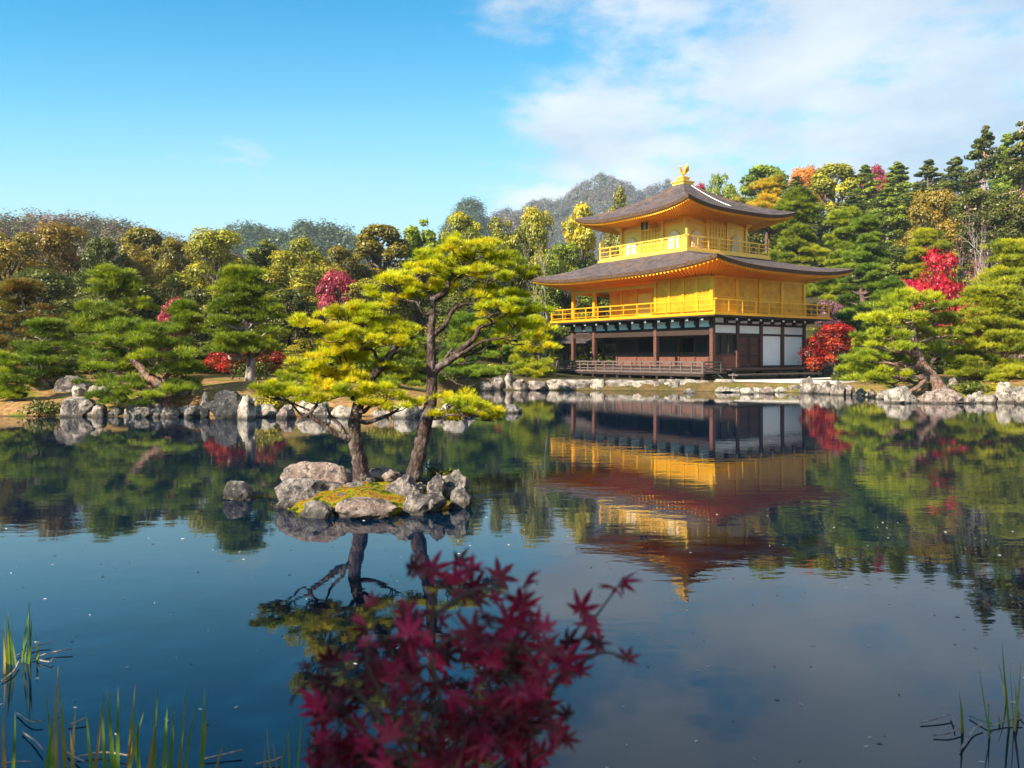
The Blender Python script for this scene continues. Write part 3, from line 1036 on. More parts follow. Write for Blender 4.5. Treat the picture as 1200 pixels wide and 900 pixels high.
# plank steps and side veranda on the east side
sv = sub('side_veranda', MB().box(L + .30, L + 1.5, -W - .25, W + 1.5, .96, 1.05), M_['wood_dark'])
for y in (-W, -.2, W - .1, W + 1.2):
    sub('veranda_support', MB().box(L + 1.3, L + 1.44, y, y + .14, .4, .96), M_['wood_grey'], sv)
sub('step_plank', MB().box(L + 1.55, L + 2.15, -W - .6, W - 1.4, .70, .78).box(L + 1.7, L + 1.82, -W - .4, -W - .25, .4, .70).box(L + 1.7, L + 1.82, W - 1.9, W - 1.75, .4, .70).box(L + 1.7, L + 1.82, -.6, -.45, .4, .70), M_['wood_grey'])

# fishing porch projecting from the west side
fx0, fx1, fy0, fy1 = -10.4, -6.3, -1.0, 2.0
fd = sub('fishing_porch', MB().box(fx0, fx1, fy0, fy1, .85, .95), M_['wood_dark'])
g = MB()
for x in (fx0 + .15, fx1 - .15):
    for y in (fy0 + .15, fy1 - .15):
        g.box(x - .09, x + .09, y - .09, y + .09, .3, 2.85)
g.box(fx0, fx1, fy0 + .08, fy0 + .2, 2.6, 2.75).box(fx0, fx1, fy1 - .2, fy1 - .08, 2.6, 2.75)
sub('porch_post', g, M_['wood_brown'], fd)
rf = MB()
n = 10
xa, xb = fx0 - .6, fx1 + .4
for j in range(n):
    def rp(u):
        y = fy0 - .7 + (fy1 - fy0 + 1.4) * u
        return y, 2.75 + (1 - abs(2 * u - 1)) ** 1.25 * 1.05
    y0, z0 = rp(j / n)
    y1, z1 = rp((j + 1) / n)
    rf.add([(xa, y0, z0), (xb, y0, z0), (xb, y1, z1), (xa, y1, z1), (xa, y0, z0 - .14), (xb, y0, z0 - .14), (xb, y1, z1 - .14), (xa, y1, z1 - .14)],
           [(0, 1, 2, 3), (7, 6, 5, 4), (0, 4, 5, 1), (3, 2, 6, 7), (0, 3, 7, 4), (1, 5, 6, 2)])
sub('porch_roof', rf, M_['bark_shingle'], fd)

# ------------------------------------------------------------------ rocks
def rock_mesh(name, sx, sy, sz, seed, sub_=4, cuts=9, rough=0.10, flat=0.0, boxy=0.0):
    g = random.Random(seed)
    bm = bmesh.new()
    bmesh.ops.create_icosphere(bm, subdivisions=sub_, radius=1)
    planes = []
    for i in range(cuts):
        n = Vector((g.gauss(0, 1), g.gauss(0, 1), g.gauss(0, .8))).normalized()
        planes.append((n, g.uniform(.62, .88)))
    o = Vector((g.uniform(0, 50), g.uniform(0, 50), g.uniform(0, 50)))
    for v in bm.verts:
        p = v.co.copy()
        if boxy:
            q = Vector([math.copysign(abs(c) ** (1 - boxy), c) for c in p])
            p = q * (.86 if boxy else 1)
        for n, d in planes:
            e = p.dot(n) - d
            if e > 0:
                p -= n * e * .97
        q = p * 1.4 + o
        p *= 1 + rough * 1.6 * mnoise.noise(q) + rough * mnoise.noise(q * 2.7) + rough * .5 * mnoise.noise(q * 6.1) + rough * .34 * mnoise.noise(q * 13) + rough * .2 * mnoise.noise(q * 27)
        if flat and p.z > flat:
            p.z = flat + (p.z - flat) * .2
        v.co = Vector((p.x * sx, p.y * sy, p.z * sz))
    me = bpy.data.meshes.new(name)
    bm.to_mesh(me)
    bm.free()
    me.polygons.foreach_set('use_smooth', [True] * len(me.polygons))
    me.set_sharp_from_angle(angle=R(32))
    return me


ROCKN = [0]


def rock(x0, x1, ytop, ybase, label, group=None, mat='rock_shore', depth=.8, Y=None, name='boulder', tilt=0, sub_=4, rough=.13, zb=0.0, cuts=9, cat='rock', flat=0, boxy=0.0):
    """a rock between photo columns x0..x1, its top at row ytop and its foot at row ybase"""
    ROCKN[0] += 1
    Y = Y or waterY(ybase)
    w = (x1 - x0) / F * Y
    c = P((x0 + x1) / 2, ybase, Y)
    ht = (ybase - ytop) / F * Y
    me = rock_mesh(name, w / 2 * 1.12, w / 2 * depth * 1.1, ht * .78, ROCKN[0] * 13 + 5, sub_, cuts, rough, flat, boxy)
    o = link(name, me, MATS[mat])
    zs = [v.co.z for v in me.vertices]
    xs = [v.co.x for v in me.vertices]
    k = w / (max(xs) - min(xs))
    o.scale = (k, k, 1)
    o.location = (c.x, Y + w * depth * .4, c.z + ht - max(zs))
    o.rotation_euler = (0, R(tilt), random.Random(ROCKN[0]).uniform(-.35, .35))
    tag(o, label, cat, group)
    return o


# -- the little island
gi = MB()
nr_, ns_ = 14, 48
icx, icy = P(434, 580, 8.98).x, 9.02
for i in range(nr_ + 1):
    r = i / nr_
    for j in range(ns_):
        a = 2 * math.pi * j / ns_
        wv = 1 + .07 * math.sin(3 * a + 1) + .05 * math.sin(5 * a + 2)
        x = math.cos(a) * r * 1.06 * wv
        y = math.sin(a) * r * .60 * wv
        z = .20 * (1 - r ** 3.0) - .10 * r ** 8 + .045 * mnoise.noise(Vector((x * 3, y * 3, 1.7))) * (1 - r ** 4) + .03 * mnoise.noise(Vector((x * 8, y * 8, 4.7))) + .02 + .035 * (y > 0) * (1 - r)
        gi.v.append((x, y, z))
for i in range(nr_):
    for j in range(ns_):
        gi.f.append((i * ns_ + j, (i + 1) * ns_ + j, (i + 1) * ns_ + (j + 1) % ns_, i * ns_ + (j + 1) % ns_))
        gi.mi.append(0)
isl = gi.build('island_ground', MATS['island_moss'], None, True, (icx, icy, 0))
tag(isl, kind='structure')
ri = 'rock_island'
rock(318, 408, 541, 585, 'tall slanting slab of rock standing at the back left of the pine islet', None, 'rock_pink', .45, 9.15, zb=0, tilt=-8, cuts=11, rough=.07)
rock(314, 400, 562, 602, 'big pale grey rounded rock at the left end of the pine islet', None, ri, .8, 8.75)
rock(347, 392, 588, 607, 'small dark rock at the waterline below the left end of the pine islet', None, 'rock_grey', .7)
rock(384, 466, 587, 609, 'broad tan flat faced rock at the front waterline of the pine islet', None, 'rock_pink', .6, cuts=12)
rock(450, 496, 558, 588, 'pale speckled rock in the middle of the moss in front of the leaning pine', None, ri, .8, 8.72)
rock(460, 520, 580, 605, 'low dark mottled rock at the front right waterline of the pine islet', None, 'rock_grey', .65, 8.45)
rock(506, 552, 551, 586, 'jagged dark rock with a pale face at the right end of the pine islet', None, 'rock_grey', .7, 8.95, cuts=13)
rock(500, 522, 556, 578, 'narrow upright pale stone just left of the jagged dark rock on the islet', None, ri, .8, 8.8)
rock(365, 425, 553, 572, 'pale flat topped rock at the foot of the left islet pine', None, ri, .8, 9.2)
rock(426, 470, 549, 562, 'low tan rock between the two trunks on the islet', None, 'rock_pink', .8, 9.35)
rock(398, 440, 566, 582, 'small pinkish grey rock half sunk in moss left of the speckled rock', None, ri, .8, 8.95)
rock(524, 553, 572, 596, 'dark wet rock at the far right waterline of the islet', None, 'rock_grey', .7)
rock(258, 293, 564, 587, 'small lone dark boulder in the water left of the pine islet', None, 'rock_grey', .8)
rock(497, 512, 585, 598, 'small moss edged stone between the low mottled rock and right end of the islet', None, ri, .8, 8.5)

# -- left bank
rock(64, 104, 465, 488.5, 'big rounded grey boulder at the waterline below the left bank pines', None, 'rock_shore', .8)
rock(139, 187, 466, 489, 'pale white boulder at the waterline left of the overhanging pine trunk', None, 'rock_pale', .7)
rock(242, 290, 457, 489, 'large dark shadowed boulder with a pale right face below the tall pine mound', None, 'rock_shade_dark', .6, 21.6, cuts=10)
rock(276, 300, 462, 489, 'upright pale grey slab on the right side of the large dark boulder', None, 'rock_pale', .8, 21.4)
rock(232, 246, 459, 478, 'small black pointed stone on the bank left of the large dark boulder', None, 'rock_grey', .7, 22.2)
rock(207, 236, 474, 488, 'low grey stone in the shade under the overhanging pine', None, 'rock_shore', .8)
rock(14, 40, 474, 486, 'pinkish flat stone at the waterline at the far left bank', None, 'rock_pink', .8)
rock(0, 18, 470, 486, 'grey stone at the left edge of the frame on the bank', None, 'rock_shore', .8)
rock(118, 140, 478, 488, 'small brown stone right of the big rounded boulder', None, 'rock_shore', .8)
rock(59, 99, 440, 460, 'dark slab of rock standing on the bank behind the left pines', None, 'rock_grey', .5, 25)
rock(82, 97, 452, 463, 'small pale block in front of the dark slab on the left bank', None, 'rock_pale', .8, 24.2)
rock(100, 126, 447, 460, 'pale grey stone on the bank under the wide layered pine', None, 'rock_pale', .8, 25)
rock(196, 228, 450, 466, 'whitish stone on the bank right of the overhanging pine', None, 'rock_pale', .7, 23.5)
rock(292, 326, 473, 489, 'white flat stone at the waterline just right of the upright slab', None, 'rock_pale', .7)
rock(322, 346, 474, 490.5, 'pink grey stone at the waterline left of the islet pine trunk', None, 'rock_pink', .8)
rock(345, 388, 468, 489, 'pale stone on the bank seen past the lower branches of the left islet pine', None, 'rock_pale', .7)
rg = 'pale stones along the bank behind the islet pines'
lb = 'pale low stone in the row along the sandy bank behind the two islet pines'
for x0, x1, yt, yb in ((384, 420, 475, 490), (432, 456, 478, 490), (455, 490, 472, 490), (486, 520, 476, 489), (515, 548, 470, 489), (538, 560, 474, 487)):
    rock(x0, x1, yt, yb, lb, rg, 'rock_pale', .7, sub_=3)
rg = 'small stones along the far left waterline'
for x0, x1, yt, yb in ((40, 58, 479, 487), (100, 120, 480, 488), (186, 208, 478, 489), (52, 66, 476, 486)):
    rock(x0, x1, yt, yb, 'small rough stone in the line of stones at the water edge of the left bank', rg, 'rock_shore', .8, sub_=3)
rock(590, 613, 474, 484, 'small dark lone rock in open water between the islet and the pavilion', None, 'rock_grey', .8)

# -- inlet bank left of the pavilion
rg = 'weathered stones on the inlet bank left of the pavilion'
for x0, x1, yt, yb in ((574, 590, 441, 457), (590, 604, 437, 457), (600, 622, 444, 457.5), (618, 640, 446, 457.5), (560, 578, 447, 458)):
    rock(x0, x1, yt, yb, 'weathered pale stone on the inlet bank between the islet pines and the pavilion', rg, 'rock_shore', .8, sub_=3)
# -- embankment under the pavilion
rg = 'embankment stones below the pavilion veranda'
x = 640
rr = random.Random(4)
while x < 838:
    w = rr.choice((16, 22, 30, 38, 42))
    rock(x, x + w + 2, 444.5 + rr.uniform(-.6, 1.2), 457.3 + (x - 640) * .004, 'pale squared stone in the embankment row below the pavilion veranda', rg, 'rock_pale', .6, sub_=3, cuts=6, rough=.06, boxy=.55)
    x += w - 4
rock(782, 800, 444, 458, 'pointed grey stone standing in the middle of the pavilion embankment row', None, 'rock_shore', .7, sub_=3)
rock(801, 816, 455, 461, 'small dark stone in the water in front of the pavilion embankment', None, 'rock_grey', .8, sub_=3)
rock(868, 884, 454, 462, 'white pebble like stone in the water below the plank steps', None, 'rock_pale', .8, sub_=3)
rock(893, 909, 453, 461.5, 'pink squared stone in the water below the plank steps', None, 'rock_pink', .8, sub_=3)
rock(924, 940, 451, 460, 'grey round stone at the waterline right of the plank steps', None, 'rock_shore', .8, sub_=3)
rg = 'low edging stones of the gravel court'
for x0, x1, yt, yb in ((838, 858, 453, 460), (856, 872, 454, 460), (882, 896, 454, 460.5), (908, 926, 453, 460)):
    rock(x0, x1, yt, yb, 'low pale edging stone along the gravel court right of the veranda', rg, 'rock_pale', .8, sub_=3)
rg = 'rocks at the right end of the gravel court'
for x0, x1, yt, yb in ((940, 962, 441, 461), (960, 978, 446, 462), (976, 992, 446, 463), (990, 1004, 451, 463), (1002, 1018, 454, 464)):
    rock(x0, x1, yt, yb, 'rough pale rock in the cluster at the right end of the gravel court', rg, 'rock_shore', .8, sub_=3)
# -- right bank
rock(1043, 1083, 452, 472.5, 'big pale boulder at the waterline below the leaning pine', None, 'rock_pale', .8)
rock(1081, 1138, 455, 473, 'broad pinkish boulder at the waterline right of the pale boulder', None, 'rock_pink', .7)
rock(1170, 1192, 447, 472, 'upright white rock at the right edge of the pond bank', None, 'rock_pale', .8)
rock(1192, 1216, 452, 474, 'grey rock cut by the right edge of the frame', None, 'rock_shore', .8)
rock(1112, 1127, 442, 455, 'grey stone on the bank behind the broad pinkish boulder', None, 'rock_shore', .8, 33)
rock(1160, 1178, 437, 452, 'dark stone on the bank below the right hand pine', None, 'rock_grey', .8, 33)
rock(1142, 1160, 458, 472, 'small yellow stained pale stone between the pinkish boulder and the white rock', None, 'rock_pale', .8)

rg = 'rough stones lining the foot of the left bank'
for x0, x1, yt, yb, mt in ((104, 122, 474, 488.5, 'rock_shore'), (128, 142, 477, 488, 'rock_grey'), (186, 200, 477, 489, 'rock_shore'), (226, 244, 475, 489, 'rock_shade_dark'), (38, 52, 477, 486.5, 'rock_shore'), (50, 66, 477, 487, 'rock_pink'), (172, 192, 474, 489, 'rock_pale'), (212, 230, 476, 489.5, 'rock_grey')):
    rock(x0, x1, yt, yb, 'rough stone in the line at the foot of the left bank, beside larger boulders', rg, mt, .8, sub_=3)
rg = 'low stones along the right bank'
for x0, x1, yt, yb in ((1016, 1030, 456, 465.5), (1028, 1046, 457, 468), (1132, 1146, 462, 473), (1156, 1172, 462, 473)):
    rock(x0, x1, yt, yb, 'low stone at the waterline between the boulders of the right bank', rg, 'rock_shore', .8, sub_=3)
# small stones bedded in the islet moss
rg = 'small stones bedded in the islet moss'
for x0, x1, yt, yb, Y in ((408, 424, 570, 580, 8.95), (424, 440, 560, 570, 9.15), (476, 492, 570, 580, 8.75), (392, 408, 578, 588, 8.7), (440, 452, 572, 581, 8.85), (486, 500, 566, 576, 8.95), (372, 388, 572, 583, 8.95)):
    rock(x0, x1, yt, yb, 'little stone half sunk in the moss on the pine islet', rg, 'rock_island', .8, Y, sub_=3)

# ------------------------------------------------------------------ trees
def pine_foliage(name, pads, g, tuft, k, width, spread=.36, dens=1.0, clump=.22, up=.75, ncf=1.5):
    """pads: (centre, (rx, ry, rz)) ; every pad is a cloud of small clumps of needle tufts"""
    Ts, Ds, tn = [], [], []
    for c, (rx, ry, rz) in pads:
        area = math.pi * rx * ry
        ncl = max(4, int(area / (math.pi * clump ** 2) * ncf))
        ptone = g.normal(.5, .13)
        q = sphere_pts(ncl, g) * (g.uniform(.15, 1.0, (ncl, 1)) ** .5)
        cc = np.array(c) + q * np.array([rx, ry, rz])
        nt = max(10, int(34 * dens))
        for p in cc:
            cr = clump * g.uniform(.6, 1.25)
            d = sphere_pts(nt, g)
            d[:, 2] = np.abs(d[:, 2]) * 1.0 - .22
            rad = cr * g.uniform(.35, 1.0, (nt, 1))
            Ts.append(p + d * rad * np.array([1.15, 1.15, .62]))
            dd = d.copy()
            dd[:, 2] += up
            Ds.append(unit(dd))
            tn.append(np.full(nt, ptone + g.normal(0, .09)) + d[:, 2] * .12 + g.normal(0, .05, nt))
    T, D, tone = np.concatenate(Ts), np.concatenate(Ds), np.concatenate(tn)
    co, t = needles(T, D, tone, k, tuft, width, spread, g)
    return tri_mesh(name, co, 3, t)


def limb_to(mb, a, b, r0, r1, g, sag=.1, seg=6):
    a, b = Vector(a), Vector(b)
    ln = (b - a).length
    mid = []
    for t in (.33, .66):
        mid.append(a.lerp(b, t) + Vector((g.normal(0, .07), g.normal(0, .07), g.normal(0, .05) - sag * (t < .5))) * ln)
    p, r = curve([a, *mid, b], [r0, r0 * .75 + r1 * .25, r0 * .4 + r1 * .6, r1], 4)
    mb.tube(p, r, seg, .25)
    return p


def pine(label, base, trunk, pads, mat, barkm='bark_pale', seed=1, tuft=.16, k=9, width=.016, dens=1.0, clump=.30, r0=.22, group=None, limbs=(), name='pine_tree', twig=True, up=.75, flare=.4, ncf=1.4):
    """base: world point; trunk: points relative to base; pads relative to base"""
    g = np.random.default_rng(seed)
    root = empty(name, base)
    tag(root, label, 'tree', group)
    mb = MB()
    n = len(trunk)
    rads = [r0 * (1 - .72 * (i / (n - 1)) ** 1.25) for i in range(n)]
    tp, tr = curve(trunk, rads, 6)
    tr = [r * (1 + flare * max(0, 1 - i / 4)) for i, r in enumerate(tr)]
    mb.tube(tp, tr, 10, .30)
    paths = list(tp[len(tp) // 4:])
    prad = list(tr[len(tp) // 4:])
    for l in limbs:
        pp, rr_ = curve(l[0], [l[1] + (l[2] - l[1]) * i / (len(l[0]) - 1) for i in range(len(l[0]))], 6)
        mb.tube(pp, rr_, 8, .3)
        paths += list(pp[2:])
        prad += list(rr_[2:])
    for c, (rx, ry, rz) in pads:
        c = Vector(c)
        foot = c - Vector((0, 0, rz * .5))
        cost = [(p - foot).length + max(0, p.z - foot.z + .1) * 1.2 for p in paths]
        i = int(np.argmin(cost))
        lp = limb_to(mb, paths[i], foot, min(prad[i] * .6, r0 * .38), r0 * .09, g)
        if twig:
            for q in range(4):
                a = g.uniform(0, 6.28)
                e = c + Vector((math.cos(a) * rx * .75, math.sin(a) * ry * .75, -rz * .1))
                limb_to(mb, lp[int(len(lp) * g.uniform(.55, .95))], e, r0 * .10, r0 * .03, g, 0, 5)
    mb.build('trunk', MATS[barkm], root, True)
    me = pine_foliage('foliage', pads, g, tuft, k, width, dens=dens, clump=clump, up=up, ncf=ncf)
    link('foliage', me, MATS[mat], root)
    return root


def pxpads(base, Y, rows):
    """rows: photo px, py, half width px, half height px, depth offset m"""
    out = []
    for px, py, wx, wz, dy in rows:
        c = P(px, py, Y + dy) - base
        k = (Y + dy) / F
        out.append((tuple(c), (wx * k * 1.06, wx * k * .9, wz * k * 1.12)))
    return out


def pxline(base, Y, rows):
    return [tuple(P(px, py, Y + dy) - base) for px, py, dy in rows]


# -- the two pines of the islet
Yp = 9.25
b = P(424, 560, Yp)
pine('bushy yellow green pine left on the rocky islet, a low limb reaching left', b,
     pxline(b, Yp, [(424, 566, 0), (421, 540, 0), (416, 512, 0), (417, 486, .05), (428, 452, .1), (448, 428, .1), (462, 408, .1), (468, 386, .1)]),
     pxpads(b, Yp, [(330, 458, 36, 11, -.05), (372, 462, 44, 12, -.15), (352, 446, 34, 11, .15), (400, 452, 40, 13, .05), (440, 466, 34, 11, -.1), (468, 474, 28, 9, 0),
                    (382, 428, 40, 13, .1), (420, 430, 44, 14, .2), (356, 432, 20, 8, .1), (402, 412, 38, 12, .15), (378, 378, 36, 12, 0), (412, 372, 40, 12, .1), (362, 384, 14, 7, .1), (440, 386, 40, 12, .2),
                    (470, 400, 30, 11, .1), (428, 400, 44, 11, -.1), (480, 392, 16, 8, .15), (398, 390, 30, 10, -.12), (404, 366, 26, 9, .2), (322, 464, 18, 7, .1)]),
     'needle_sunny', 'bark_islet', 11, flare=.25, tuft=.07, k=13, width=.0048, dens=1.15, clump=.085, ncf=.82, r0=.095,
     limbs=[(pxline(b, Yp, [(418, 516, 0), (404, 512, -.05), (392, 508, -.08), (380, 498, -.1), (364, 486, -.1), (372, 474, -.1)]), .05, .018),
            (pxline(b, Yp, [(404, 512, -.05), (400, 500, -.03), (388, 488, -.05), (382, 474, -.06)]), .028, .012),
            (pxline(b, Yp, [(430, 450, .1), (415, 440, .12), (400, 434, .12), (385, 436, .1)]), .035, .012)])
b = P(486, 558, 9.35)
Yp = 9.35
pine('tall slender leaning pine on the right of the rocky islet', b,
     pxline(b, Yp, [(483, 564, 0), (491, 532, 0), (499, 496, 0), (506, 462, 0), (505, 428, 0), (505, 396, 0), (507, 366, .0), (508, 348, 0)]),
     pxpads(b, Yp, [(460, 330, 26, 9, -.1), (488, 318, 32, 10, 0), (520, 302, 34, 10, .05), (552, 292, 34, 10, -.05), (580, 300, 32, 10, .1), (604, 314, 26, 9, 0), (620, 322, 22, 8, .05), (500, 336, 34, 9, .15),
                    (540, 318, 40, 11, .15), (572, 322, 30, 9, -.15), (448, 342, 18, 8, .1), (442, 356, 22, 8, 0), (530, 282, 16, 6, .1), (476, 348, 26, 8, -.1),
                    (560, 350, 24, 9, .1), (590, 352, 32, 11, 0), (618, 362, 26, 10, .05), (575, 366, 26, 9, -.12), (604, 376, 30, 10, .1), (560, 384, 20, 8, .2), (628, 382, 18, 8, 0), (606, 396, 30, 9, .15), (632, 404, 22, 9, .1), (580, 402, 20, 7, .2), (572, 338, 18, 6, .2),
                    (522, 470, 18, 8, -.05), (542, 478, 22, 8, -.1), (562, 484, 22, 8, -.05), (578, 490, 14, 6, 0), (536, 490, 12, 5, .05), (516, 486, 12, 6, 0), (548, 466, 14, 5, .1)]),
     'needle_sunny', 'bark_islet', 12, flare=.2, tuft=.07, k=13, width=.0048, dens=1.15, clump=.08, ncf=.76, r0=.092,
     limbs=[(pxline(b, Yp, [(506, 440, 0), (514, 430, 0), (528, 422, 0), (542, 408, .02), (556, 396, .05), (562, 384, .05), (578, 378, .05), (596, 366, .05)]), .055, .015),
            (pxline(b, Yp, [(528, 422, 0), (545, 412, -.06), (566, 400, -.08), (590, 396, -.1)]), .03, .010),
            (pxline(b, Yp, [(508, 392, 0), (522, 380, .05), (532, 362, .08), (548, 356, .1), (566, 358, .1)]), .035, .010),
            (pxline(b, Yp, [(508, 352, 0), (500, 344, 0), (484, 340, -.05), (466, 342, -.05)]), .035, .010),
            (pxline(b, Yp, [(508, 350, 0), (522, 342, .02), (528, 326, .05), (546, 316, .05), (572, 314, .05)]), .04, .010),
            (pxline(b, Yp, [(500, 492, 0), (514, 490, -.05), (528, 486, -.08), (546, 488, -.08)]), .018, .007)])
# visible dark thick bough of the left pine
# -- small bush beside the leaning pine
def shrub(label, c, rx, rz, mat, seed, n=900, size=.05, name='shrub', group=None, ry=None, lumps=9):
    g = np.random.default_rng(seed)
    root = empty(name, c)
    tag(root, label, 'shrub', group)
    ry = ry or rx * .8
    Cs, Ns, tn = [], [], []
    for i in range(lumps):
        q = sphere_pts(1, g)[0] * g.uniform(.1, .75)
        q[2] = abs(q[2])
        o = np.array([q[0] * rx, q[1] * ry, q[2] * rz])
        d = sphere_pts(n // lumps, g)
        rr_ = g.uniform(.3, .52)
        Cs.append(o + d * np.array([rx, ry, rz]) * rr_ * g.uniform(.6, 1.05, (len(d), 1)) + np.array([0, 0, rz * .3]))
        Ns.append(d + g.normal(0, .5, d.shape) + np.array([0, 0, .4]))
        tn.append(np.full(len(d), g.normal(.5, .15)) + g.normal(0, .1, len(d)) + d[:, 2] * .1)
    co, t = leaves(np.concatenate(Cs), np.concatenate(Ns), np.concatenate(tn), size, g)
    link('foliage', tri_mesh('foliage', co, 4, t), MATS[mat], root)
    mb = MB()
    for i in range(7):
        a = g.uniform(0, 6.28)
        e = (math.cos(a) * rx * .6, math.sin(a) * ry * .6, rz * g.uniform(.5, 1.0))
        limb_to(mb, (g.normal(0, .03), g.normal(0, .03), -.05), e, .02 * max(1, rz), .006 * max(1, rz), g, 0, 5)
    mb.build('stem', MATS['bark_brown'], root)
    return root


shrub('small leafy dark green bush at the right foot of the leaning islet pine', P(516, 568, 9.5), .19, .22, 'shrub_green', 3, 700, .035)


# -- layered garden pines on the banks
def auto_pine(label, px, py, Y, box, npads, mat, seed, barkm='bark_pale', r0=None, lean=None, dens=1.0, group=None, flat=.24, top=.35, skirt=1.0, tuft=None, fill=0):
    """layered pine whose crown fills the photo box (x0, y0, x1, y1)"""
    g = np.random.default_rng(seed)
    base = P(px, py, Y)
    k = Y / F
    x0, y0, x1, y1 = box
    w, h = (x1 - x0) * k, (y1 - y0) * k
    cx, ztop, zbot = ((x0 + x1) / 2 - px) * k, (py - y0) * k, (py - y1) * k
    nlay = max(3, int(h / (w * .15 + .25)))
    pads = []
    npads = int(npads * 2.6)
    for i in range(npads):
        lay = (i % nlay + g.uniform(-.42, .42)) / max(1, nlay - 1)
        lay = min(max(lay, 0), 1)                       # 0 top .. 1 bottom
        ext = top + (skirt - top) * min(1, lay * 1.35) ** .8 if lay < .75 else skirt * (1 - (lay - .75) * .6)
        a = g.uniform(0, 6.28)
        rr_ = (g.uniform(.0, 1) ** .6) * .74
        prx = w * g.uniform(.075, .165) * (.7 + .4 * ext)
        x = cx + math.cos(a) * rr_ * w / 2 * ext
        y = math.sin(a) * rr_ * w / 2 * ext * .8
        z = ztop - prx * flat - lay * (h - prx * flat * 1.5) + g.normal(0, .03) * h
        pads.append(((x, y, z), (prx, prx * .9, prx * flat * g.uniform(.9, 1.7))))
    lean = lean or [(0, 0), (.3, .35), (.6, .6), (1, .9)]
    tr = [(cx * f * 1.0, 0, ztop * hz * .98) for f, hz in lean]
    tr = [(x + g.normal(0, .02) * h, y + g.normal(0, .03) * h, z) for x, y, z in tr]
    tr[0] = (0, 0, -.3)
    r0 = (r0 or .035 * ztop) * .72
    tuft = tuft or .0045 * Y + .03
    return pine(label, base, tr, pads, mat, barkm, seed, tuft=tuft, k=9, width=.0005 * Y, dens=dens, clump=min(.36, w * .042 + .09), r0=r0, group=group, twig=False)


def gzbase(px, Y):
    """photo row of the ground at column px, distance Y"""
    z = gz((px - 600) / F * Y, Y)
    return HOR - (z - EYE) * F / Y


auto_pine('tall layered pine with rusty undersides at the far left edge of the garden', 30, gzbase(30, 29), 29, (-30, 332, 82, 428), 22, 'needle_rusty', 21)
auto_pine('dark green rounded pine with a pale trunk on the left bank', 52, gzbase(52, 25.5), 25.5, (2, 380, 108, 448), 24, 'needle_deep', 22, r0=.26)
auto_pine('small low bushy pine at the far left water edge', 22, gzbase(22, 23.6), 23.6, (-20, 418, 40, 466), 14, 'needle_green', 23, 'bark_dark', skirt=.9)
auto_pine('wide spreading layered green pine behind the overhanging pine on the left bank', 128, gzbase(128, 30), 30, (62, 322, 198, 425), 40, 'needle_green', 24, 'bark_red')
b = P(196, 484, 22.6)
pine('leaning garden pine overhanging the water on the left bank with reddish twisted boughs', b,
     pxline(b, 22.6, [(200, 488, 0), (193, 470, 0), (190, 456, .1), (176, 442, .2), (162, 428, .3), (153, 418, .3), (150, 404, .3)]),
     pxpads(b, 22.6, [(150, 384, 34, 6, .3), (185, 390, 26, 6, .3), (120, 400, 24, 6, .2), (160, 400, 34, 7, -.1), (200, 404, 28, 6, .4), (118, 418, 22, 6, .2), (150, 414, 26, 6, .8), (205, 416, 26, 6, .1), (178, 418, 24, 6, -.3),
                      (128, 434, 30, 6, .1), (160, 432, 24, 6, .7), (200, 434, 34, 7, .3), (222, 426, 16, 6, .5), (116, 448, 20, 5, -.1), (150, 450, 28, 6, -.4), (184, 452, 26, 5, .6), (216, 450, 24, 6, .3), (136, 462, 26, 5, -.5), (170, 464, 20, 5, -.5), (206, 460, 20, 5, -.3), (120, 468, 14, 4, -.3), (152, 472, 22, 4, -.7), (132, 390, 18, 5, .6)]),
     'needle_green', 'bark_red', 25, tuft=.17, k=9, width=.013, dens=1.1, clump=.22, ncf=1.2, r0=.20)
auto_pine('small upright pine with a bare reddish trunk left of the tall bank pine', 210, gzbase(210, 26.5), 26.5, (188, 356, 246, 388), 14, 'needle_green', 26, 'bark_red', r0=.13, flat=.3, skirt=.9)
auto_pine('tall layered pine with a thick pale trunk standing on the bank mound', 293, 447, 25.5, (226, 320, 346, 408), 38, 'needle_green', 27, 'bark_pale', r0=.22, lean=[(0, 0), (.2, .3), (.5, .6), (.9, .92)])
auto_pine('low dark green pine behind the trunk of the bushy islet pine', 392, gzbase(392, 27.5), 27.5, (338, 392, 452, 452), 26, 'needle_deep', 28, 'bark_dark')
auto_pine('green pine on the back bank seen between the two islet pines', 468, gzbase(468, 27), 27, (420, 388, 520, 450), 24, 'needle_green', 29, 'bark_red')
auto_pine('broad dark pine behind the trunk of the leaning islet pine', 508, gzbase(508, 35.5), 35.5, (500, 372, 600, 440), 28, 'needle_deep', 30, 'bark_dark')
auto_pine('drooping green pine at the inlet edge just left of the pavilion', 634, gzbase(634, 42.5), 42.5, (588, 376, 656, 444), 24, 'needle_lime', 31, 'bark_dark', r0=.16)
auto_pine('dark green pine beside the fishing porch left of the pavilion', 606, gzbase(606, 47), 47, (566, 352, 640, 440), 26, 'needle_deep', 32, 'bark_dark')
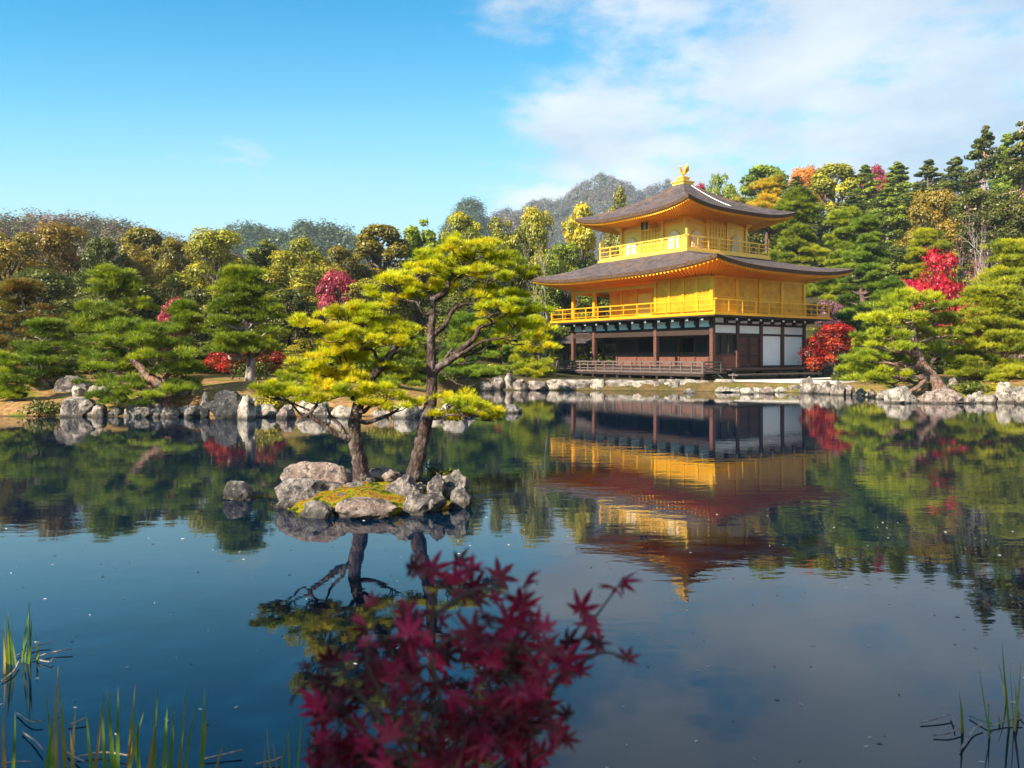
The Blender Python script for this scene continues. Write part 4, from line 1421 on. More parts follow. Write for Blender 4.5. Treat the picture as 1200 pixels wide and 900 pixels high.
# right bank
b = P(1101, 458, 32.5)
pine('leaning pine with a slanting pinkish trunk and tiered pads on the right bank', b,
     pxline(b, 32.5, [(1104, 462, 0), (1096, 446, 0), (1084, 432, 0), (1076, 418, 0), (1071, 404, 0), (1070, 388, 0), (1068, 366, 0)]),
     pxpads(b, 32.5, [(1068, 350, 30, 7, 0), (1046, 358, 26, 6, .5), (1092, 360, 28, 6, -.3), (1058, 372, 34, 7, -.5), (1100, 374, 26, 6, .6), (1030, 378, 24, 6, .2), (1076, 386, 32, 6, .9), (1036, 394, 30, 6, -.2), (1108, 392, 24, 6, .1),
                      (1020, 404, 24, 6, .4), (1054, 408, 24, 6, -.9), (1096, 410, 22, 5, 1.0), (1012, 420, 28, 6, -.1), (1040, 424, 26, 6, .6), (1066, 424, 16, 5, 1.0), (1006, 434, 26, 6, .4), (1034, 438, 28, 6, -.2), (1020, 446, 26, 5, -.5), (1052, 444, 20, 5, .3)]),
     'needle_lime', 'bark_red', 33, tuft=.22, k=9, width=.017, dens=1.1, clump=.30, ncf=1.2, r0=.26)
auto_pine('large layered yellow green pine at the right edge of the garden', 1180, gzbase(1180, 33.5), 33.5, (1096, 342, 1232, 440), 46, 'needle_lime', 34, 'bark_red')
auto_pine('tall yellow green pine rising at the right edge behind the large layered pine', 1200, gzbase(1200, 42), 42, (1120, 288, 1264, 380), 40, 'needle_lime', 35, 'bark_red')
auto_pine('deep green pine directly right of the pavilion eaves', 1012, gzbase(1012, 56), 56, (968, 262, 1060, 420), 44, 'needle_deep', 36, 'bark_dark', flat=.3)
auto_pine('green pine behind the upper balcony on the right of the pavilion', 932, gzbase(932, 68), 68, (884, 228, 985, 345), 38, 'needle_green', 37, 'bark_dark', flat=.3)
auto_pine('tiered green pine between the upper roof and the tall deep green pine', 985, gzbase(985, 64), 64, (946, 250, 1030, 360), 32, 'needle_green', 38, 'bark_dark', flat=.3)
auto_pine('pale green pine above the red maples on the right slope', 1084, gzbase(1084, 60), 60, (1050, 272, 1126, 350), 28, 'needle_lime', 39, 'bark_dark', flat=.34)
auto_pine('low green pine under the red maples right of the pavilion', 1012, gzbase(1012, 44), 44, (980, 412, 1040, 448), 14, 'needle_green', 40, 'bark_dark')
auto_pine('yellow padded pine behind the right slope of the top roof', 900, gzbase(900, 84), 84, (862, 213, 938, 268), 24, 'leaf_yellow', 41, 'bark_dark', flat=.3)
auto_pine('dark pine mass behind the lower right roof corner', 1040, gzbase(1040, 50), 50, (1010, 330, 1080, 420), 26, 'needle_deep', 42, 'bark_dark', flat=.3)


# -- broadleaf and conifer kinds: a few meshes each, copied
def broad_mesh(seed, n=30000, w=.42, size=.020, low=.10, lumps=46, droop=0.0):
    """unit tree: height 1, returns trunk mesh and crown mesh"""
    g = np.random.default_rng(seed)
    Cs, Ns, tn, cent = [], [], [], []
    for i in range(lumps):
        z = g.uniform(low + .05, .92)
        u = (z - low) / (1 - low)
        prof = math.sin(math.pi * min(1, .12 + .88 * u) ** .8) ** .7
        a, rr_ = g.uniform(0, 6.28), g.uniform(.2, 1) ** .6 * w * prof * .78
        br = w * g.uniform(.15, .34) * (1.1 - .35 * u)
        z = min(z, 1 - br * .75)
        cent.append((math.cos(a) * rr_, math.sin(a) * rr_, z, br))
    tot = sum(c[3] ** 2 for c in cent)
    for x, y, z, br in cent:
        m = int(n * br ** 2 / tot)
        d = sphere_pts(m, g)
        d[:, 2] = np.where(g.random(m) < .6, np.abs(d[:, 2]), d[:, 2])
        bump = 1 + .22 * np.sin(d[:, 0] * 7 + x * 30) * np.sin(d[:, 1] * 6 + z * 40) + .12 * np.sin(d[:, 2] * 13 + y * 20)
        p = np.array([x, y, z]) + d * br * (bump * g.uniform(.62, 1.08, m) ** .7)[:, None] * np.array([1, 1, .8])
        p[:, 2] -= droop * np.hypot(p[:, 0], p[:, 1]) ** 2
        Cs.append(p)
        Ns.append(d + g.normal(0, .40, d.shape) + np.array([0, 0, .3]))
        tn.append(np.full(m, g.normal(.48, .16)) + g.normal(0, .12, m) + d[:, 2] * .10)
    co, t = leaves(np.concatenate(Cs), np.concatenate(Ns), np.concatenate(tn), size, g)
    crown = (co, 4, t)
    mb = MB()
    tp, tr = curve([(0, 0, -.06), (.01, .01, .2), (-.01, 0, .45), (.01, 0, .8)], [.024, .02, .014, .004], 4)
    mb.tube(tp, tr, 7, .2)
    for x, y, z, br in cent[::2]:
        z0 = max(.12, z - .28)
        limb_to(mb, (0, 0, z0), (x, y, z), .011, .003, g, 0, 5)
    return mb, crown


def conifer_mesh(seed, n=24000, w=.17, low=.24, size=.017, gaps=.12):
    g = np.random.default_rng(seed)
    Cs, Ns, tn = [], [], []
    mb = MB()
    mb.tube(*curve([(0, 0, -.06), (.004, 0, .35), (-.004, .003, .7), (0, 0, .985)], [.017, .014, .009, .002], 4), 7, .15)
    nb = 110
    for i in range(nb):
        z = low + (1 - low) * (i / nb) ** .92
        u = (z - low) / (1 - low)
        ln = w * (1 - u ** 1.6) ** .8 * g.uniform(.55, 1.1) * (.45 + .55 * min(1, u * 5)) + .012
        a = i * 2.4 + g.normal(0, .3)
        if g.random() < gaps * .4:
            continue
        e = np.array([math.cos(a) * ln, math.sin(a) * ln, z + ln * g.uniform(-.55, .25)])
        limb_to(mb, (0, 0, z), tuple(e * np.array([.9, .9, 1])), .004, .0012, g, .05, 4)
        m = int(n / nb * (.35 + ln / w))
        f = g.uniform(.25, 1.05, m) ** .7
        p = np.array([0, 0, z]) * (1 - f[:, None]) + e * f[:, None]
        wid = (ln * .30 + .008) * (1.15 - .45 * f)
        d = sphere_pts(m, g)
        p = p + d * wid[:, None] * np.array([1, 1, .55]) + np.array([0, 0, -.006])
        Cs.append(p)
        Ns.append(d + g.normal(0, .4, d.shape) + np.array([0, 0, .5]))
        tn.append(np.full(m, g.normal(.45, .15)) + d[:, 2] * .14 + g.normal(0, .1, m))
    co, t = leaves(np.concatenate(Cs), np.concatenate(Ns), np.concatenate(tn), size, g, .5)
    return mb, (co, 4, t)


def bare_mesh(seed):
    """thin leafless crown of branches with few leaves"""
    g = np.random.default_rng(seed)
    mb = MB()
    tips = []
    def grow(a, d, ln, r, lvl):
        b = a + d * ln
        mb.tube([a, a.lerp(b, .5) + Vector(g.normal(0, ln * .06, 3)), b], [r, r * .8, r * .55], 5)
        if lvl == 0:
            tips.append(b)
            return
        for q in range(3):
            nd = (d + Vector(g.normal(0, .45, 3)) + Vector((0, 0, .12))).normalized()
            grow(a.lerp(b, g.uniform(.55, 1)), nd, ln * g.uniform(.6, .8), r * .5, lvl - 1)
    grow(Vector((0, 0, -.04)), Vector((.05, 0, 1)).normalized(), .38, .02, 4)
    tp = np.array([tuple(t) for t in tips])
    C = np.repeat(tp, 7, 0) + g.normal(0, .025, (len(tp) * 7, 3))
    co, t = leaves(C, sphere_pts(len(C), g), g.normal(.5, .2, len(C)), .022, g)
    return mb, (co, 4, t)


KINDS = {}
for kname, fn in (('round1', lambda: broad_mesh(1)), ('round2', lambda: broad_mesh(2, w=.38, lumps=54)), ('round3', lambda: broad_mesh(3, w=.46, lumps=40)), ('tall1', lambda: broad_mesh(4, w=.30, lumps=50)), ('tall2', lambda: broad_mesh(5, w=.27, lumps=54, low=.2)),
                  ('bush1', lambda: broad_mesh(6, w=.62, low=-.05, lumps=36, size=.026)), ('bush2', lambda: broad_mesh(8, w=.55, low=-.05, lumps=42, size=.025)),
                  ('maple1', lambda: broad_mesh(9, n=11000, w=.52, low=.22, lumps=34, size=.032, droop=.15)), ('maple2', lambda: broad_mesh(10, n=10000, w=.56, low=.25, lumps=40, size=.032, droop=.2)),
                  ('conifer1', lambda: conifer_mesh(11)), ('conifer2', lambda: conifer_mesh(12, w=.20, low=.2)), ('conifer3', lambda: conifer_mesh(13, w=.15, low=.35, gaps=.5)),
                  ('cedar', lambda: conifer_mesh(14, n=17000, w=.15, low=.46, gaps=.9, size=.015)), ('bare', lambda: bare_mesh(15))):
    tmb, (co, npv, tn_) = fn()
    KINDS[kname] = [tmb, (co, npv, tn_), {}]


def tree(kind, label, px, top, width, Y, mat, barkm='bark_brown', group='trees of the wood round the pond', name='broadleaf_tree', base=None, cat='tree'):
    """tree at photo column px with its top at row top and crown about width pixels wide"""
    X = (px - 600) / F * Y
    z0 = gz(X, Y) if base is None else base
    ztop = EYE + (HOR - top) / F * Y
    h = max(ztop - z0, 1.5)
    tmb, (co, npv, tn_), cache = KINDS[kind]
    if (mat, barkm) not in cache:
        ext = np.ptp(co[:, 0])
        m1 = bpy.data.meshes.new('trunk')
        m1.from_pydata(tmb.v, [], tmb.f)
        m1.polygons.foreach_set('use_smooth', [True] * len(m1.polygons))
        m1.materials.append(MATS[barkm])
        m2 = tri_mesh('crown', co, npv, tn_)
        m2.materials.append(MATS[mat])
        cache[(mat, barkm)] = (m1, m2, ext)
    m1, m2, ext = cache[(mat, barkm)]
    root = empty(name, (X, Y, z0), random.uniform(0, 6.28))
    tag(root, label, cat, group)
    sx = (width * (1.3 if kind[0] in 'rtc' and mat != 'leaf_yellow' else 1.1) / F * Y) / ext
    root.scale = (sx, sx, h)
    link('trunk', m1, None, root)
    link('crown', m2, None, root)
    return root


T = tree
# left wood, front to back
T('round1', 'rusty brown rounded tree at the left edge of the wood', 12, 268, 84, 52, 'leaf_brown')
T('round3', 'golden brown broad tree second from the left edge of the wood', 68, 262, 86, 56, 'leaf_brown')
T('round2', 'dark green dense tree between the two golden brown trees of the left wood', 122, 274, 66, 50, 'leaf_dark')
T('tall1', 'grey green tall tree poking above the left wood near its brown trees', 168, 260, 60, 66, 'leaf_olive')
T('round1', 'golden olive tree in front of the grey green tall tree of the left wood', 158, 286, 56, 52, 'leaf_brown')
T('round2', 'dark olive tree with an orange tinged top in the left wood', 208, 274, 62, 56, 'leaf_olive')
T('round3', 'large rounded olive tree above the tall bank pine', 254, 268, 88, 56, 'leaf_olive')
T('tall2', 'slim dark green tree right of the large rounded olive tree', 306, 272, 56, 60, 'leaf_dark')
T('round1', 'broad yellow olive tree left of the pink red maple', 352, 278, 84, 54, 'leaf_mixed')
T('round2', 'dull green tree directly behind the pink red maple', 402, 284, 66, 58, 'leaf_olive')
T('tall1', 'brown olive tall tree right of the pink red maple', 446, 256, 72, 62, 'leaf_olive')
T('tall2', 'fresh green tall tree behind the left part of the leaning islet pine', 494, 250, 60, 66, 'leaf_green')
T('round2', 'yellowish olive tree rising behind the top of the leaning islet pine', 543, 243, 66, 66, 'leaf_mixed')
T('round1', 'dull green tree right of the top of the leaning islet pine', 590, 252, 56, 70, 'leaf_olive')
T('round3', 'brown green tree left of the yellow tree near the pavilion', 624, 243, 64, 72, 'leaf_mixed')
T('tall1', 'bright yellow tree rising left of the pavilion roofs', 678, 229, 58, 78, 'leaf_yellow')
T('round2', 'light green tree under the bright yellow tree left of the pavilion', 662, 280, 76, 60, 'leaf_green')
T('round1', 'dark brown green round tree above the left end of the top roof', 727, 217, 46, 92, 'leaf_olive')
T('tall2', 'yellow green tree peeping over the top roof beside the gold crown', 764, 219, 40, 96, 'leaf_green')
T('round1', 'dark shady tree behind the small fishing porch roof', 690, 326, 84, 62, 'leaf_dark')
T('round3', 'dark green tree behind the crown of the leaning islet pine', 560, 320, 92, 54, 'leaf_dark')
T('round2', 'brownish green tree below the brown olive tall tree', 430, 322, 76, 46, 'leaf_olive')
T('round1', 'dark evergreen behind the wide spreading pine of the left bank', 150, 318, 96, 42, 'leaf_dark')
T('round3', 'dark evergreen behind the tall layered pine of the far left edge', 46, 316, 96, 44, 'leaf_dark')
T('bush2', 'grey green thicket tree left of the tall bank pine', 236, 338, 86, 38, 'leaf_dark')
T('round2', 'shadowed evergreen between the tall bank pine and the bushy islet pine', 338, 334, 90, 40, 'leaf_dark')
T('bush1', 'dark low thicket on the far left bank under the pines', 90, 404, 130, 36, 'leaf_dark', name='thicket', cat='shrub')
T('bush2', 'dark low thicket behind the trunk of the tall bank pine', 262, 404, 110, 36, 'leaf_dark', name='thicket', cat='shrub')
T('bush1', 'olive thicket behind the low limb of the bushy islet pine', 372, 396, 120, 36, 'leaf_olive', name='thicket', cat='shrub')
T('bush2', 'dark thicket between the islet pines on the back bank', 470, 392, 120, 38, 'leaf_dark', name='thicket', cat='shrub')
T('bush1', 'shadowed thicket on the inlet bank behind the leaning islet pine', 560, 392, 110, 50, 'leaf_dark', name='thicket', cat='shrub')
T('bush2', 'green thicket seen through the open porch of the pavilion', 678, 376, 100, 72, 'leaf_green', name='thicket', cat='shrub')
# maples
mg = 'red maples of the garden'
T('maple1', 'round pinkish red maple in the middle of the left wood', 396, 312, 56, 46, 'leaf_pink', group=mg, name='maple_tree')
T('maple2', 'small scarlet maple low beside the thick pale trunk of the bank pine', 272, 400, 62, 29, 'leaf_red', group=mg, name='maple_tree')
T('maple1', 'dull red maple top showing behind the small upright pine', 204, 344, 36, 33, 'leaf_pink', group=mg, name='maple_tree')
T('maple2', 'scarlet low maple at the right of the thick pale trunk', 312, 408, 40, 30, 'leaf_red', group=mg, name='maple_tree')
T('maple1', 'deep red maple beside the white panels of the pavilion', 978, 376, 60, 45, 'leaf_red', group=mg, name='maple_tree')
T('maple2', 'crimson maple glowing on the slope right of the pavilion', 1098, 290, 74, 57, 'leaf_crimson', group=mg, name='maple_tree')
T('maple1', 'second crimson maple lower left of the glowing crimson maple', 1066, 322, 44, 54, 'leaf_crimson', group=mg, name='maple_tree')
T('maple1', 'orange red maple just left of the crimson maples', 1058, 330, 30, 53, 'leaf_orange', group=mg, name='maple_tree')
T('maple2', 'red maple half hidden behind the right hand layered pine', 1150, 352, 90, 46, 'leaf_crimson', group=mg, name='maple_tree')
T('maple1', 'dull red maple top between the lower balcony end and the pines', 972, 348, 44, 62, 'leaf_purple', group=mg, name='maple_tree')
T('bare', 'purplish nearly bare tree above the crimson maple', 1124, 274, 56, 62, 'leaf_purple', 'dead_wood', name='bare_tree')
T('bare', 'grey pink bare tree right of the crimson maple', 1148, 296, 60, 60, 'leaf_pink', 'dead_wood', name='bare_tree')
T('maple1', 'small orange maple between the islet pine trunk and the far bank', 590, 408, 30, 48, 'leaf_red', group=mg, name='maple_tree')
# right slope
cg = 'conifers of the right slope'
T('round1', 'green tree at the right of the gold roof crown', 846, 199, 48, 104, 'leaf_green')
T('tall1', 'dark green tall tree behind the right side of the top roof', 897, 186, 62, 104, 'leaf_green')
T('round3', 'orange tree glowing on the skyline right of the pavilion', 944, 195, 44, 110, 'leaf_orange')
T('round2', 'pink tree tip beside the gold roof crown', 818, 209, 34, 112, 'leaf_pink')
T('round2', 'dusky olive tree under the green tree by the roof crown', 868, 226, 54, 92, 'leaf_olive')
T('tall1', 'olive green tall tree right of the orange skyline tree', 978, 186, 66, 102, 'leaf_olive')
T('conifer2', 'dark conifer left of the pink skyline tip on the right slope', 1014, 192, 58, 100, 'leaf_green', 'bark_pale', cg, 'conifer_tree')
T('round1', 'pink tree tip on the skyline of the right slope', 1028, 189, 50, 114, 'leaf_pink')
T('conifer2', 'dark conifer right of the pink skyline tip', 1052, 188, 62, 98, 'leaf_green', 'bark_pale', cg, 'conifer_tree')
T('conifer1', 'second dark conifer right of the pink skyline tip', 1088, 186, 58, 100, 'leaf_dark', 'bark_pale', cg, 'conifer_tree')
T('conifer2', 'dark conifer just left of the tall cedar', 1120, 182, 60, 92, 'leaf_dark', 'bark_pale', cg, 'conifer_tree')
T('conifer1', 'dark conifer behind the orange skyline tree', 934, 206, 50, 96, 'leaf_dark', 'bark_pale', cg, 'conifer_tree')
T('conifer2', 'dark conifer low in front of the olive green tall tree', 1000, 226, 56, 84, 'leaf_dark', 'bark_pale', cg, 'conifer_tree')
T('conifer1', 'dark conifer standing behind the round brown tree', 1076, 214, 54, 86, 'leaf_dark', 'bark_pale', cg, 'conifer_tree')
T('conifer1', 'olive conifer standing low left of the round brown tree', 1040, 214, 54, 86, 'leaf_green', 'bark_pale', cg, 'conifer_tree')
T('round3', 'rounded brown olive tree in front of the conifers of the right slope', 1096, 222, 70, 74, 'leaf_brown')
T('cedar', 'tall cedar with a long bare trunk near the right edge of the frame', 1153, 145, 62, 64, 'leaf_dark', 'bark_cedar', cg, 'cedar_tree')
T('cedar', 'tall cedar cut by the right edge of the frame', 1198, 140, 70, 58, 'leaf_dark', 'bark_cedar', cg, 'cedar_tree')
T('conifer3', 'thin topped conifer between the two tall cedars', 1180, 154, 48, 82, 'leaf_green', 'bark_pale', cg, 'conifer_tree')
T('conifer2', 'dark conifer filling the gap left of the tall cedar trunk', 1142, 208, 64, 84, 'leaf_dark', 'bark_pale', cg, 'conifer_tree')
T('conifer1', 'dark conifer filling the gap between the cedar trunks', 1178, 206, 66, 84, 'leaf_dark', 'bark_pale', cg, 'conifer_tree')
T('round1', 'dark tree at the right frame edge behind the last cedar', 1215, 190, 80, 76, 'leaf_dark')
T('bush1', 'dark thicket below the conifers of the right slope', 1060, 288, 130, 72, 'leaf_dark', name='thicket', cat='shrub')
T('bush2', 'dark thicket below the tall cedars', 1160, 296, 130, 70, 'leaf_olive', name='thicket', cat='shrub')
T('bush2', 'green thicket low behind the red maple by the pavilion', 1000, 372, 100, 62, 'leaf_green', name='thicket', cat='shrub')
T('bush1', 'shadowed thicket behind the leaning pine of the right bank', 1090, 396, 130, 44, 'leaf_dark', name='thicket', cat='shrub')
T('bush2', 'shadowed thicket behind the right edge pine', 1190, 396, 120, 42, 'leaf_dark', name='thicket', cat='shrub')
T('bare', 'pale dead tree with bare white boughs in front of the tall cedar trunk', 1141, 226, 60, 61, 'leaf_purple', 'dead_wood', name='bare_tree')
T('bare', 'dead grey tree with bare boughs in the wood left of the pavilion', 640, 262, 44, 58, 'leaf_olive', 'dead_wood', name='bare_tree')
# bank shrubs
sg = 'clipped shrubs of the banks'
for lb_, px, py, Y, rx, rz, mt, sd_ in (
        ('mossy low shrub on the bank above the big rounded boulder', 58, 476, 22.6, .9, .38, 'shrub_green', 51),
        ('yellow green shrub at the waterline behind the low limb of the islet pine', 318, 470, 22.6, .75, .55, 'shrub_yellow', 52),
        ('low golden shrub on the sandy bank between the islet pine trunks', 452, 474, 24, .9, .3, 'shrub_yellow', 53),
        ('bright yellow ground shrub on the inlet bank right of the leaning islet pine', 568, 447, 41.6, 1.1, .6, 'shrub_yellow', 54),
        ('dark mossy clipped shrub on the right bank beside the broad pinkish boulder', 1142, 470, 30.6, 1.0, .5, 'shrub_green', 55),
        ('low spreading green shrub at the water edge left of the pale boulder', 1034, 460, 36.8, 1.3, .5, 'needle_lime', 56),
        ('small green shrub on the gravel court corner by the rocks', 984, 450, 38.5, .5, .5, 'shrub_green', 57),
        ('yellow flowering weed beside the upright white rock', 1166, 470, 30.4, .35, .3, 'shrub_yellow', 58),
        ('yellow weed at the foot of the pale boulder on the right bank', 1096, 466, 33, .3, .3, 'shrub_yellow', 59),
        ('dark shrub beneath the scarlet maple by the thick pale trunk', 300, 446, 27.5, 1.1, .7, 'shrub_green', 60)):
    pos = P(px, py, Y)
    pos.z = max(gz(pos.x, pos.y), .04) - .03
    shrub(lb_, pos, rx, rz, mt, sd_, 1100, .07 if Y < 30 else .10, group=sg)

# -- far woods on the hills: nobody could count these crowns
def hill_wood(name, label, n, xr, yr, mat, crown, per, leaf, seed, cond):
    g = np.random.default_rng(seed)
    x = g.uniform(*xr, n * 4)
    y = g.uniform(*yr, n * 4)
    z = ground_z(x, y)
    ok = cond(x, y, z)
    x, y, z = x[ok][:n], y[ok][:n], z[ok][:n]
    m = len(x)
    hgt = crown * g.uniform(.8, 1.5, m)
    tone = np.clip(g.normal(.5, .16, m), 0, 1)
    d = sphere_pts(m * per, g)
    d[:, 2] = np.where(d[:, 2] < -.3, -d[:, 2], d[:, 2])
    c = np.repeat(np.stack([x, y, z + hgt * .55], 1), per, 0)
    r = np.repeat(np.stack([hgt * .42, hgt * .42, hgt * .55], 1), per, 0)
    p = c + d * r * g.uniform(.6, 1.1, (m * per, 1))
    co, t = leaves(p, d * .75 + np.array([0, 0, .45]) + g.normal(0, .15, d.shape), np.repeat(tone, per) + g.normal(0, .04, m * per), leaf, g)
    o = link(name, tri_mesh(name, co, 4, t), MATS[mat])
    return tag(o, label, 'wood', None, 'stuff')


foliage('far_wood_mixed', (0.07, 0.06, 0.028), (0.15, 0.125, 0.06), (0.28, 0.18, 0.08), 0.2, 0.0, 0.03, (0.24, 0.11, 0.09))
foliage('far_wood_dark', (0.035, 0.055, 0.028), (0.065, 0.09, 0.04), (0.12, 0.13, 0.05), 0.2, 0.0, 0.02)
foliage('far_wood_purple', (0.075, 0.062, 0.07), (0.13, 0.10, 0.105), (0.24, 0.15, 0.11), 0.2, 0.0, 0.012, (0.12, 0.13, 0.08))
hill_wood('hill_wood', 'mixed autumn wood covering the low hill on the left', 1700, (-330, -55), (95, 290), 'far_wood_mixed', 5.5, 170, .62, 71, lambda x, y, z: (x / y > -.80) & (x / y < -.20))
hill_wood('hill_wood', 'dark green wood on the small hills left of the mountain', 1600, (-170, -10), (260, 520), 'far_wood_dark', 6.5, 90, 1.1, 72, lambda x, y, z: (x / y > -.36) & (x / y < -.015) & (z > 12) & (y < 480))
hill_wood('hill_wood', 'purplish bare wood covering the tall mountain behind the pavilion', 5200, (-90, 290), (530, 830), 'far_wood_purple', 7.5, 90, 1.3, 73, lambda x, y, z: (x / y > -.12) & (x / y < .36) & (z > 30))
hill_wood('hill_wood', 'dense shady wood filling the right slope behind the garden', 420, (10, 120), (84, 150), 'leaf_dark', 5.5, 520, .36, 74, lambda x, y, z: (x / y > .20) & (x / y < .85) & (y - x * .1 > 84))
hill_wood('hill_wood', 'dense shady wood behind the left garden pines', 420, (-80, 20), (62, 130), 'leaf_olive', 3.4, 480, .28, 75, lambda x, y, z: (x / y > -.85) & (x / y < .16))

# ------------------------------------------------------------------ near bank: maple sapling, reeds, litter, added shade tree
def leaf_outline(lobes=7):
    tips = {7: [(-150, .42), (-98, .72), (-48, .93), (0, 1.0), (48, .93), (98, .72), (150, .42)]}[lobes]
    pts = []
    for i, (a, r) in enumerate(tips):
        a = math.radians(90 - a)
        wdt = .185 if r > .6 else .20
        pts.append((a + wdt * 1.25, r * .58))
        pts.append((a, r))
        pts.append((a - wdt * 1.25, r * .58))
        if i < len(tips) - 1:
            a2 = math.radians(90 - tips[i + 1][0])
            pts.append(((a + a2) / 2, .30))
    return [(math.cos(a) * r, math.sin(a) * r) for a, r in pts]


gm = np.random.default_rng(77)
Ym = 1.15
mroot = empty('maple_sapling', (-.25, 1.25, .12))
tag(mroot, 'dark crimson maple sapling in shade at the bottom edge of the picture', 'maple', None)
mo = Vector(mroot.location)


def Pm(px, py, dy=0.0):
    return P(px, py, Ym + dy) - mo


mb = MB()
hub = Pm(500, 985)
tpts, trd = curve([(0, 0, -.12), (.02, -.02, .35), hub * .75, hub], [.02, .017, .013, .010], 5)
mb.tube(tpts, trd, 8, .2)
twigs = [[(500, 985, 0), (520, 860, .02), (505, 760, .03), (515, 680, .02), (538, 662, .02)],
         [(505, 930, 0), (430, 860, .0), (385, 820, -.02), (368, 800, -.02)],
         [(510, 940, 0), (590, 860, .05), (650, 800, .06), (690, 735, .05), (728, 682, .05)],
         [(620, 835, .05), (670, 785, .03), (705, 765, .02), (738, 772, .02)],
         [(505, 940, 0), (470, 850, -.05), (430, 780, -.04), (440, 725, -.02)],
         [(520, 860, .02), (560, 800, .06), (590, 745, .06), (620, 715, .05)],
         [(505, 760, .03), (480, 720, .0), (450, 706, 0)], [(510, 940, 0), (600, 900, -.04), (660, 870, -.05)],
         [(500, 985, 0), (400, 905, -.06), (360, 870, -.06)], [(500, 960, 0), (540, 880, -.08), (585, 800, -.08), (600, 770, -.08)], [(470, 870, -.03), (410, 800, .03), (400, 770, .03)], [(500, 985, 0), (450, 900, .08), (400, 850, .1)], [(510, 960, 0), (580, 900, .08), (640, 850, .1), (672, 836, .1)], [(505, 760, .03), (545, 745, .08), (580, 765, .08)], [(505, 985, 0), (480, 900, -.1), (490, 830, -.12), (470, 790, -.12)], [(510, 720, .02), (560, 690, .04), (606, 700, .04)]]
spots = []
for tw_ in twigs:
    pts = [Pm(*q) for q in tw_]
    n = len(pts)
    p, r = curve(pts, [.0045 - .0033 * i / (n - 1) for i in range(n)], 5)
    mb.tube(p, r, 5)
    spots.append(p)
out = leaf_outline()
lv, lf, lt = [], [], []
stalks = MB()


def put_leaf(c, size, nrm, spin, tone, droop):
    nrm = nrm.normalized()
    s = nrm.cross(Vector((0, 0, 1)) if abs(nrm.z) < .95 else Vector((1, 0, 0))).normalized()
    u = nrm.cross(s)
    s2 = s * math.cos(spin) + u * math.sin(spin)
    u2 = nrm.cross(s2)
    b = len(lv)
    lv.append(tuple(c))
    for x, y in out:
        z = -droop * (x * x + max(0, y) ** 2) + .10 * abs(x)
        lv.append(tuple(c + (s2 * x + u2 * y + nrm * z) * size))
    n = len(out)
    for i in range(n - 1):
        lf.append((b, b + 1 + i, b + 2 + i))
    lt.extend([tone] * (n + 1))


dens_regions = [((352, 770, 672, 905), 95), ((370, 825, 660, 915), 75), ((455, 655, 620, 770), 34), ((590, 690, 700, 800), 14), ((400, 715, 500, 790), 16), ((545, 760, 660, 860), 20), ((430, 740, 600, 800), 18), ((650, 720, 742, 790), 9)]
centers = []
for (x0, y0, x1, y1), n in dens_regions:
    for _ in range(n):
        centers.append((gm.uniform(x0, x1), gm.uniform(y0, y1), gm.uniform(-.16, .14)))
centers += [(730, 683, .05), (722, 690, .05), (735, 772, .02), (680, 715, .05), (538, 660, .02), (505, 668, .02), (610, 716, .05), (630, 738, .05), (470, 705, .0), (436, 706, 0)]
allp = [q for s_ in spots for q in s_]
for px, py, dy in centers:
    # thin the cluster towards its ragged upper left and right corners
    if px < 420 and py < 800 and gm.random() < .6: continue
    if py > 770 and px > 640 and gm.random() < .5: continue
    c = Pm(px, py, dy)
    near = min(allp, key=lambda q: (q - c).length)
    if (near - c).length > .062:
        c = near + (c - near) * (.062 * gm.uniform(.6, 1.2) / (near - c).length)
    nrm = Vector((gm.normal(0, .55), -.62 + gm.normal(0, .45), .62 + gm.normal(0, .4)))
    put_leaf(c, gm.uniform(.018, .041), nrm, math.pi + gm.normal(0, 1.0), float(np.clip(gm.normal(.5, .25), 0, 1)), gm.uniform(.15, .8))
    stalks.tube([near, near.lerp(c, .6) + Vector((0, 0, .004)), c], [.0012, .0009, .0008], 4)
lme = bpy.data.meshes.new('leaves')
lme.from_pydata(lv, [], lf)
at = lme.attributes.new('tone', 'FLOAT', 'POINT')
at.data.foreach_set('value', lt)
lo = link('foliage', lme, MATS['maple_shadow_leaf'], mroot)


mb.v_off = len(mb.v)
mb.add(stalks.v, stalks.f)
mb.build('trunk', MATS['bark_brown'], mroot, True)

# reeds: blades as (base px, base py, tip px, tip py, bend)
reed_n = 0


def blade_mesh(a, b, w, bend, g):
    a, b = Vector(a), Vector(b)
    d = b - a
    side = Vector((1, g.normal(0, .35), 0)).normalized()
    nrm = d.cross(side).normalized()
    vs, fs = [], []
    n = 8
    for i in range(n + 1):
        t = i / n
        ww = w * (1 - t ** 2.2) * (.75 + .25 * min(1, t * 4)) + .0006
        c = a + d * t + Vector((bend, 0, 0)) * (t * t - t) * d.length + nrm * .03 * t * t * d.length
        for s_, o in ((-1, 0), (0, .25), (1, 0)):
            vs.append(tuple(c + side * s_ * ww / 2 + nrm * o * ww * .6))
    for i in range(n):
        for k in (0, 1):
            q = i * 3 + k
            fs.append((q, q + 1, q + 4, q + 3))
    return vs, fs


